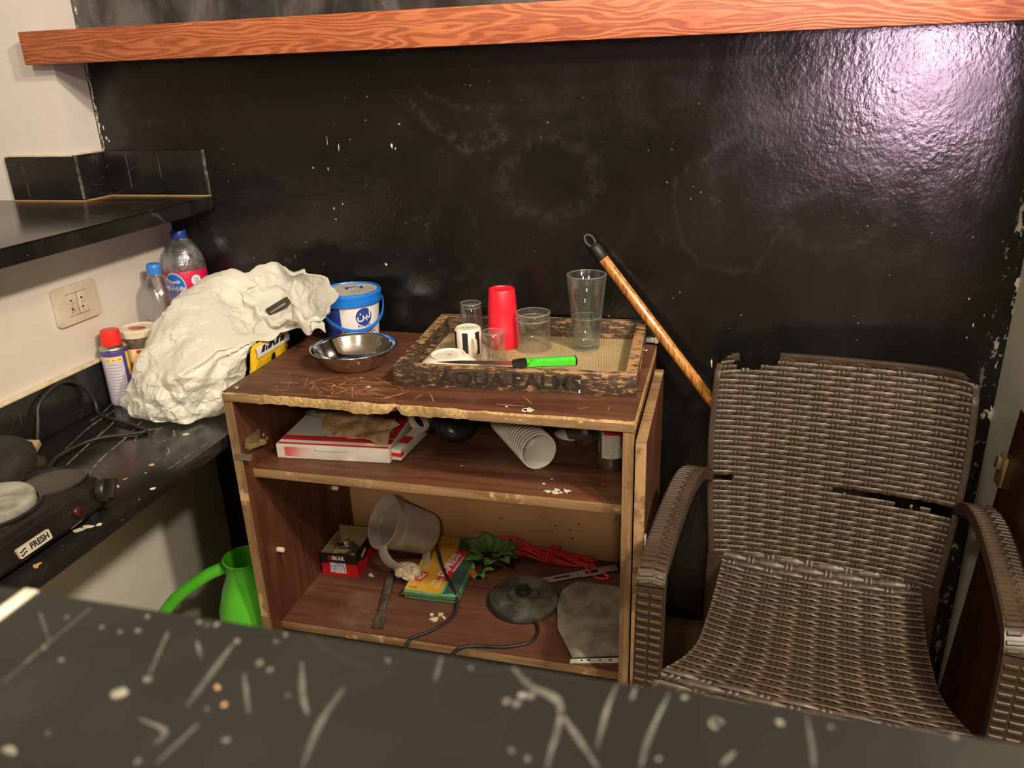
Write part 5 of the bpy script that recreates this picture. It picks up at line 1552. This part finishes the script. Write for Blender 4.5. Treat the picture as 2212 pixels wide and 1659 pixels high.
q = MB(); v, f = patch(.036, .016, 1, 1, .0004); q.mesh(v, f, frame((-SW*.58, -SD*.52, SH+.0012), (.35, 1, 0), (-1, .35, 0))); q.build('red_flash', M['red_ink'], sk)
q = MB(); v, f = text_geo('VEX', .0135, .0002, .0003); q.mesh(v, f, frame((-SW*.58, -SD*.52, SH+.0020), (.35, 1, 0), (-1, .35, 0))); q.build('lettering', M['white_print'], sk)
q = MB(); v, f = oval(.013, .013, .0006, 20, 1); q.mesh(v, f, frame((SW*.72, SD*.72, SH+.0010), rd_dir, up_dir)); q.build('recycling_mark', M['badge'], sk)
MB().grid(lambda u, v_: Vector((-SW-.004+(2*SW+.008)*u, -SD-.006+(.022)*v_, SH*.75+.004*math.sin(9*u)*v_+.004*v_)), 20, 4).build('clear_wrap', M['clear_film'], sk, smooth=50, solid=.0004)
crumpled_blob(-.640, -.198, BS+.035, .030, .022, .016, 55, .007, 11, 40, BS+.0215).build('crumpled_wrapper', M['wrap'], None, smooth=35, world=True, loc=(-.64, -.198, BS+.02),
    label='crumpled pale wrapper lying on the yellow sponge pack', cat='wrapper')

# kettle base and cords
kb = thing('kettle_base', 'dusty round black kettle power base on the bottom shelf', 'kettle base', (-.3695, -.214, BS))
MB().lathe([(0, .0), (.066, .0), (.0720, .002), (.0745, .008), (.0745, .015), (.0725, .0195), (.055, .0235), (.034, .0250), (.033, .0290), (.030, .0300), (.022, .0300), (.020, .0270), (0, .0270)], 64, cap0=False, cap1=False).build('dish', M['kettle'], kb, smooth=40)
ct_ = MB().lathe([(.0150, .027), (.0150, .0370), (.0140, .0385), (.0115, .0385), (.0110, .0365), (.0080, .0365), (.0075, .0385), (.0050, .0385), (.0045, .0365), (0, .0365)], 40, cap0=False, cap1=False).build('connector', M['black_matt'], kb, smooth=40)
MB().lathe([(.0022, .0365), (.0018, .0392), (0, .0394)], 16, cap0=False).build('pin', M['steel_worn'], ct_, smooth=40)
MB().tube(catmull([(-.338, -.268, BS+.008), (-.322, -.288, BS+.0050), (-.318, -.315, BS+.0040), (-.330, -.340, BS+.0036), (-.372, -.362, BS+.0036), (-.43, -.372, BS+.0040), (-.462, -.388, BS+.003), (-.476, -.398, BS-.03), (-.48, -.400, BS-.12)], 8), .0034, 10).build('cord', M['black_matt'], kb, world=True, smooth=60)
MB().tube(catmull([(-.610, -.092, BS+.040), (-.590, -.130, BS+.034), (-.555, -.185, BS+.028), (-.525, -.225, BS+.0265), (-.503, -.262, BS+.012), (-.505, -.300, BS+.0045), (-.530, -.345, BS+.0040), (-.560, -.374, BS+.0036), (-.568, -.392, BS-.006), (-.572, -.398, BS-.08)], 8), .0034, 10).build('power_cable', M['black_matt'], None, world=True, smooth=60, loc=(-.52, -.25, BS),
    label='thin black cable running over the sponge pack and off the shelf edge', cat='cable')

# artificial sprig
pl = thing('artificial_sprig', 'green artificial leaf sprig with a red berry beside the sponge pack', 'artificial plant', (-.472, -.090, BS))
lsh = MB()
def leaf_fn(u, v):
    w = math.sin(PI*min(1, v*.97+.03))**.75*.0115*(1-.15*v)
    x = (2*u-1)*w
    return Vector((x, .040*v, .006*math.sin(PI*v)+.0035*abs(2*u-1)*math.sin(PI*v)))
lsh.grid(leaf_fn, 6, 9)
leaf0 = None
spots = []
for k in range(19):
    a = 2.399*k; rr = .010+.018*((k*7) % 5)/5
    spots.append((-.464+rr*math.cos(a)*1.3, -.098+rr*math.sin(a), BS+.018+.020*((k*3) % 4)/4, a-PI/2, R(20+30*((k*5) % 3)/3), 1.2+.15*((k*11) % 4-1.5)/2, k % 4 == 0))
for k, (a, lx, ly) in enumerate(((-2.2, -.498, -.140), (-.9, -.488, -.148), (-1.6, -.492, -.150), (2.6, -.505, -.132), (.2, -.484, -.140))):
    spots.append((lx, ly, BS+.012, a-PI/2, R(15), .72, True))
for (x, y, z, a, tl_, sc_, lt) in spots:
    if leaf0 is None:
        leaf0 = lsh.build('leaf', M['leaf'], pl, smooth=60, solid=.0006); leaf1 = leaf0.data.copy(); leaf1.materials[0] = M['leaf_light']; o = leaf0
    else:
        o = leaf0.copy(); COL.objects.link(o)
        if lt: o.data = leaf1
    o.matrix_local = Matrix.Translation(Vector((x, y, z))-Vector((-.472, -.090, BS))) @ Matrix.Rotation(a, 4, 'Z') @ Matrix.Rotation(tl_, 4, 'X') @ Matrix.Scale(sc_, 4)
MB().tube(catmull([(-.494, -.145, BS+.010), (-.478, -.110, BS+.014), (-.468, -.075, BS+.018), (-.450, -.035, BS+.028), (-.440, -.026, BS+.040)], 6), .0022, 8).build('stem', M['twig'], pl, world=True, smooth=60)
q = MB(); q.M = Matrix.Translation((-.503, -.150, BS+.012)); q.lathe([(.0098*math.cos(PI*(k/10-.5)), .0098*math.sin(PI*(k/10-.5))) for k in range(11)], 20, cap0=False, cap1=False); q.build('berry', M['berry'], pl, world=True, smooth=80)

# red rope hank
rp_ = thing('rope_hank', 'bundled red nylon rope hank at the back of the bottom shelf', 'rope', (-.345, -.058, BS))
q = MB()
for k in range(9):
    ph = k*.9; pts = []
    for i in range(15):
        t_ = i/14
        env = .017*(1-.35*abs(2*t_-1)) + .004*math.sin(3*PI*t_+k)
        pts.append((-.445+.200*t_+.008*math.sin(k*2.3), -.052-.010*t_+env*.75*math.cos(ph+t_*5.2), BS+.021+env*.85*math.sin(ph+t_*5.2)))
    q.tube(catmull(pts, 4), .0031, 8)
for s_ in range(3): q.tube(catmull([(-.442-.006*s_, -.056, BS+.025), (-.462-.006*s_, -.048, BS+.030+.006*s_), (-.455, -.040, BS+.046), (-.425, -.042, BS+.044), (-.395, -.050, BS+.038)], 6), .0031, 8)
q.tube(catmull([(-.250, -.066, BS+.020), (-.222, -.080, BS+.010), (-.205, -.090, BS+.0045), (-.222, -.098, BS+.0040), (-.245, -.088, BS+.006), (-.262, -.070, BS+.015)], 6), .0031, 8)
q.build('strands', M['rope'], rp_, world=True, smooth=60)
q = MB()
for k in range(3): q.tube([( -.345+.008*k+.004*math.cos(a), -.057+.0205*math.cos(a), BS+.0228+.0190*math.sin(a)) for a in [2*PI*i/28 for i in range(28)]], .0031, 8, closed=True)
q.build('binding', M['rope'], rp_, world=True, smooth=60)

# metal strike plate with slots
skp = thing('strike_plate', 'slotted grey metal strike plate lying near the red rope', 'metal plate', (-.27, -.095, BS))
SPm = Matrix.Translation((-.268, -.096, BS+.0012)) @ Matrix.Rotation(R(22), 4, 'Z') @ Matrix.Rotation(R(-5), 4, 'Y')
b = bmesh.new()
outl = [(-.086, -.009), (-.078, -.011), (.0, -.011), (.004, -.014), (.045, -.014), (.050, -.010), (.086, -.010), (.086, .010), (-.086, .008)]
hl = [[(-.060, -.005), (-.022, -.005), (-.022, .004), (-.060, .004)], [(.012, -.008), (.042, -.008), (.042, .006), (.012, .006)]]
for cx in (-.076, -.004, .072): hl.append([(cx+.003*math.cos(2*PI*k/8), .0-.001+.003*math.sin(2*PI*k/8)) for k in range(8)])
es = []
for lp in [outl]+hl:
    vs_ = [b.verts.new((x, y, 0)) for x, y in lp]; es += [b.edges.new((vs_[i], vs_[(i+1) % len(vs_)])) for i in range(len(vs_))]
bmesh.ops.triangle_fill(b, edges=es, use_beauty=True)
rg_ = bmesh.ops.extrude_face_region(b, geom=b.faces[:]); bmesh.ops.translate(b, verts=[e for e in rg_['geom'] if isinstance(e, bmesh.types.BMVert)], vec=(0, 0, .0018))
bmesh.ops.recalc_face_normals(b, faces=b.faces); b.verts.index_update()
q = MB(); q.M = SPm @ Matrix.Translation((0, 0, .0075)); q.add([v_.co.copy() for v_ in b.verts], [tuple(v_.index for v_ in f_.verts) for f_ in b.faces]); b.free()
q.build('plate', M['grey_plate'], skp, world=True)
sr = thing('screw', 'small shiny screw beside the slotted metal plate', 'screw', (-.366, -.112, BS))
q = MB(); q.M = Matrix.Translation((-.376, -.106, BS+.0042)) @ Vector((1, -.25, 0)).to_track_quat('Z', 'Y').to_matrix().to_4x4()
pr_ = [(.0, -.001), (.0042, -.001), (.0042, .001), (.0022, .003)]
for k in range(7): pr_ += [(.0030, .004+.0025*k), (.0020, .0052+.0025*k)]
q.lathe(pr_+[(0, .024)], 14, cap0=False, cap1=False); q.build('shaft', M['steel'], sr, world=True, smooth=30)

# grey blade / trowel with a white perforated strip
tb = thing('trowel_blade', 'flat dirty grey trowel blade lying at the right of the bottom shelf', 'blade', (-.21, -.26, BS))
MB().prism([(-.271, -.126), (-.294, -.160), (-.298, -.206), (-.280, -.290), (-.236, -.3655), (-.146, -.3400), (-.1425, -.126)][::-1], BS+.004, BS+.010).build('plate', M['stone'], tb, bevel=.001, world=True)
ps = thing('perforated_strip', 'white perforated metal strip along the front edge of the grey blade', 'metal strip', (-.19, -.365, BS))
q = MB(); q.prism([(-.238, -.3770), (-.1425, -.3540), (-.1425, -.3430), (-.238, -.3675)], BS+.0005, BS+.0035); q.build('strip', M['white_metal'], ps, world=True)
for t_, el in ((.22, 1), (.36, 1.6), (.58, 1), (.78, 1.6), (.95, 1)):
    q = MB(); cx, cy = -.238+.0955*t_, -.3722+.0235*t_
    q.prism([(cx+.0024*el*math.cos(2*PI*k/12), cy+.0020*math.sin(2*PI*k/12)+.0006*math.cos(2*PI*k/12)) for k in range(12)], BS+.0034, BS+.0038); q.build('hole', M['ink'], ps, world=True)

# ------------------------------------------------------------------ lower counter: hot plate, cloth, cables
hp_ = thing('hot_plate', 'black double electric hot plate with ashy burner on the low counter', 'hot plate', (-.97, -.87, LC))
X0, X1, Y0, Y1, Z0, Z1 = -1.055, -.897, -1.16, -.672, LC+.012, LC+.058
pr_ = [(X0+.012, Z0), (X1-.008, Z0), (X1, Z0+.010), (X1-.012, Z1-.006), (X1-.024, Z1), (X0+.024, Z1), (X0+.010, Z1-.006), (X0, Z0+.012)]
q = MB()
def hsec(y, k, dz): return [(X0+(X1-X0)*.5+(x-(X0+X1)*.5)*k, y, Z0+(z-Z0)*dz) for x, z in pr_]
secs = [hsec(Y1, .72, .72), hsec(Y1-.008, .86, .88), hsec(Y1-.022, .96, .98), hsec(Y1-.05, 1, 1), hsec(Y0+.03, 1, 1), hsec(Y0, .9, .85)]
vs = [p_ for s_ in secs for p_ in s_]; n_ = len(pr_)
fs = [(i*n_+k, i*n_+(k+1) % n_, (i+1)*n_+(k+1) % n_, (i+1)*n_+k) for i in range(len(secs)-1) for k in range(n_)] + [tuple(range(n_))[::-1], tuple((len(secs)-1)*n_+k for k in range(n_))]
q.add(vs, fs); bd = q.build('body', M['hot_black'], hp_, world=True, bevel=.003, seg=3)
q = MB(); q.lathe([(.064, -.001), (.0645, .004), (.062, .006), (.060, .0055)], 56, c=(-.990, -.815, Z1), cap0=False, cap1=False); q.build('burner_ring', M['hot_black'], hp_, world=True, smooth=40)
q = MB(); q.lathe([(.056, .0), (.0575, .003), (.0575, .015), (.0555, .0175), (.040, .0180), (.0385, .0172), (.020, .0175), (0, .0172)], 56, c=(-.990, -.815, Z1), cap0=False, cap1=False); q.build('burner', M['burner'], hp_, world=True, smooth=40)
q = MB(); q.lathe([(.0500, .0), (.0505, .0022), (.0480, .0038), (.0450, .0030), (.0430, .0008), (0, .0006)], 56, c=(-.972, -.722, Z1), cap0=False, cap1=False); q.build('empty_burner_seat', M['hot_black'], hp_, world=True, smooth=40)
FN = Vector((1, 0, .28)).normalized()
KM = Matrix.Translation((-.900, -.702, Z0+.028)) @ Vector((1, .25, .15)).to_track_quat('Z', 'Y').to_matrix().to_4x4()
q = MB(); q.M = KM; q.lathe([(.0, -.004), (.0195, -.004), (.0195, .005), (.0180, .008), (.0175, .0085), (0, .0085)], 36, cap0=False, cap1=False); kb_ = q.build('knob', M['black_plastic'], hp_, world=True, smooth=40)
q = MB(); q.M = KM @ Matrix.Rotation(R(40), 4, 'Z'); q.box(-.0165, .0165, -.0055, .0055, .008, .019); q.build('knob_grip', M['black_plastic'], kb_, world=True, bevel=.003)
q = MB(); q.M = KM @ Matrix.Translation((.006, .0, .0195)); q.lathe([(.0022, -.0006), (.0020, .0002), (0, .0003)], 14); q.build('pointer_dot', M['jar_lid'], kb_, world=True)
q = MB(); q.M = Matrix.Translation((-.8985, -.760, Z0+.024)) @ FN.to_track_quat('Z', 'Y').to_matrix().to_4x4(); q.lathe([(.0075, -.003), (.0075, .0015), (.006, .003), (0, .0035)], 24, cap0=False); q.build('indicator', M['lamp_red'], hp_, world=True, smooth=50)
ft = frame((-.8985, -.842, Z0+.020), (0, 1, 0), (-.25, 0, 1))
q = MB(); q.add([ft((x, y, -.003)) for x, y in rrect(.056, .0150, .002, 3)] + [ft((x, y, .0012)) for x, y in rrect(.056, .0150, .002, 3)], [tuple(range(16, 32))] + [(i, (i+1) % 16, (i+1) % 16+16, i+16) for i in range(16)])
bg = q.build('badge', M['badge'], hp_, world=True)
q = MB(); v, f = text_geo('FRESH', .0125, .0002, .0004, sx=.95); q.mesh([(p_[0]+.008, p_[1], p_[2]+.0015) for p_ in v], f, ft)
for zz in (-.003, .002): v, f = patch(.011, .0022, 4, 1, .0016); q.mesh([(p_[0]-.0200, p_[1]+zz+.0012*math.sin(p_[0]*500), p_[2]) for p_ in v], f, ft)
q.build('lettering', M['ink'], bg, world=True)
for x, y in ((-1.03, -.70), (-.92, -.72), (-1.03, -1.10), (-.92, -1.10)):
    q = MB(); q.lathe([(.010, 0), (.012, .012)], 16, c=(x, y, LC+.0005)); q.build('foot', M['black_matt'], hp_, world=True, smooth=40)
crumpled_blob(-1.150, -.665, LC+.040, .060, .075, .042, 16, .014, 21, 48, LC+.001).build('black_cloth', M['cloth'], None, smooth=50, world=True, loc=(-1.15, -.665, LC),
    label='crumpled black cloth heaped behind the hot plate at the left edge', cat='cloth')
MB().tube(catmull([(-1.200, -.530, LC+.012), (-1.214, -.505, LC+.040), (-1.2195, -.485, LC+.072), (-1.2200, -.430, LC+.090), (-1.2195, -.385, LC+.070), (-1.214, -.365, LC+.030), (-1.200, -.375, LC+.006), (-1.150, -.395, LC+.0045),
    (-1.08, -.415, LC+.0045), (-1.045, -.432, LC+.0045), (-1.075, -.452, LC+.0045), (-1.12, -.485, LC+.0045), (-1.13, -.56, LC+.0045), (-1.085, -.640, LC+.006), (-1.06, -.70, LC+.012)], 9), .0036, 10).build('power_cable', M['black_matt'], None, world=True, smooth=60, loc=(-1.15, -.43, LC),
    label='black power cable looping against the tiles behind the hot plate', cat='cable')
q = MB(); q.M = Matrix.Translation((-1.205, -.545, LC+.011)) @ Matrix.Rotation(R(25), 4, 'Z') @ Matrix.Rotation(R(20), 4, 'X'); q.prism([(-.016, -.014), (.014, -.018), (.018, .010), (-.012, .016)], -.006, .006)
q.build('card_scrap', M['card'], None, bevel=.001, world=True, loc=(-1.205, -.545, LC), label='folded brown card scrap beside the cable loop on the low counter', cat='scrap')

# green watering jug on the floor between counter and cabinet
gw = thing('watering_can', 'bright green plastic watering can on the floor left of the cabinet', 'watering can', (-.952, -.335, 0))
MB().lathe([(0, .0), (.070, .0), (.074, .006), (.074, .22), (.070, .28), (.054, .335), (.042, .362), (.042, .397), (.046, .402), (.043, .4025), (.039, .398), (.039, .362), (.050, .332), (0, .28)], 48, cap0=False, cap1=False).build('body', M['green_can'], gw, smooth=50)
MB().tube(catmull([(-.036, -.010, .380), (-.075, -.040, .368), (-.130, -.080, .328), (-.165, -.100, .268), (-.170, -.100, .19), (-.140, -.080, .12), (-.062, -.030, .09)], 8), .0135, 14).build('handle', M['green_can'], gw, smooth=60)
MB().tube(catmull([(.0, .085, .08), (.0, .13, .17), (.0, .165, .27), (.0, .20, .36)], 6), [.022-.012*i/18 for i in range(19)], 14).build('spout', M['green_can'], gw, smooth=60)
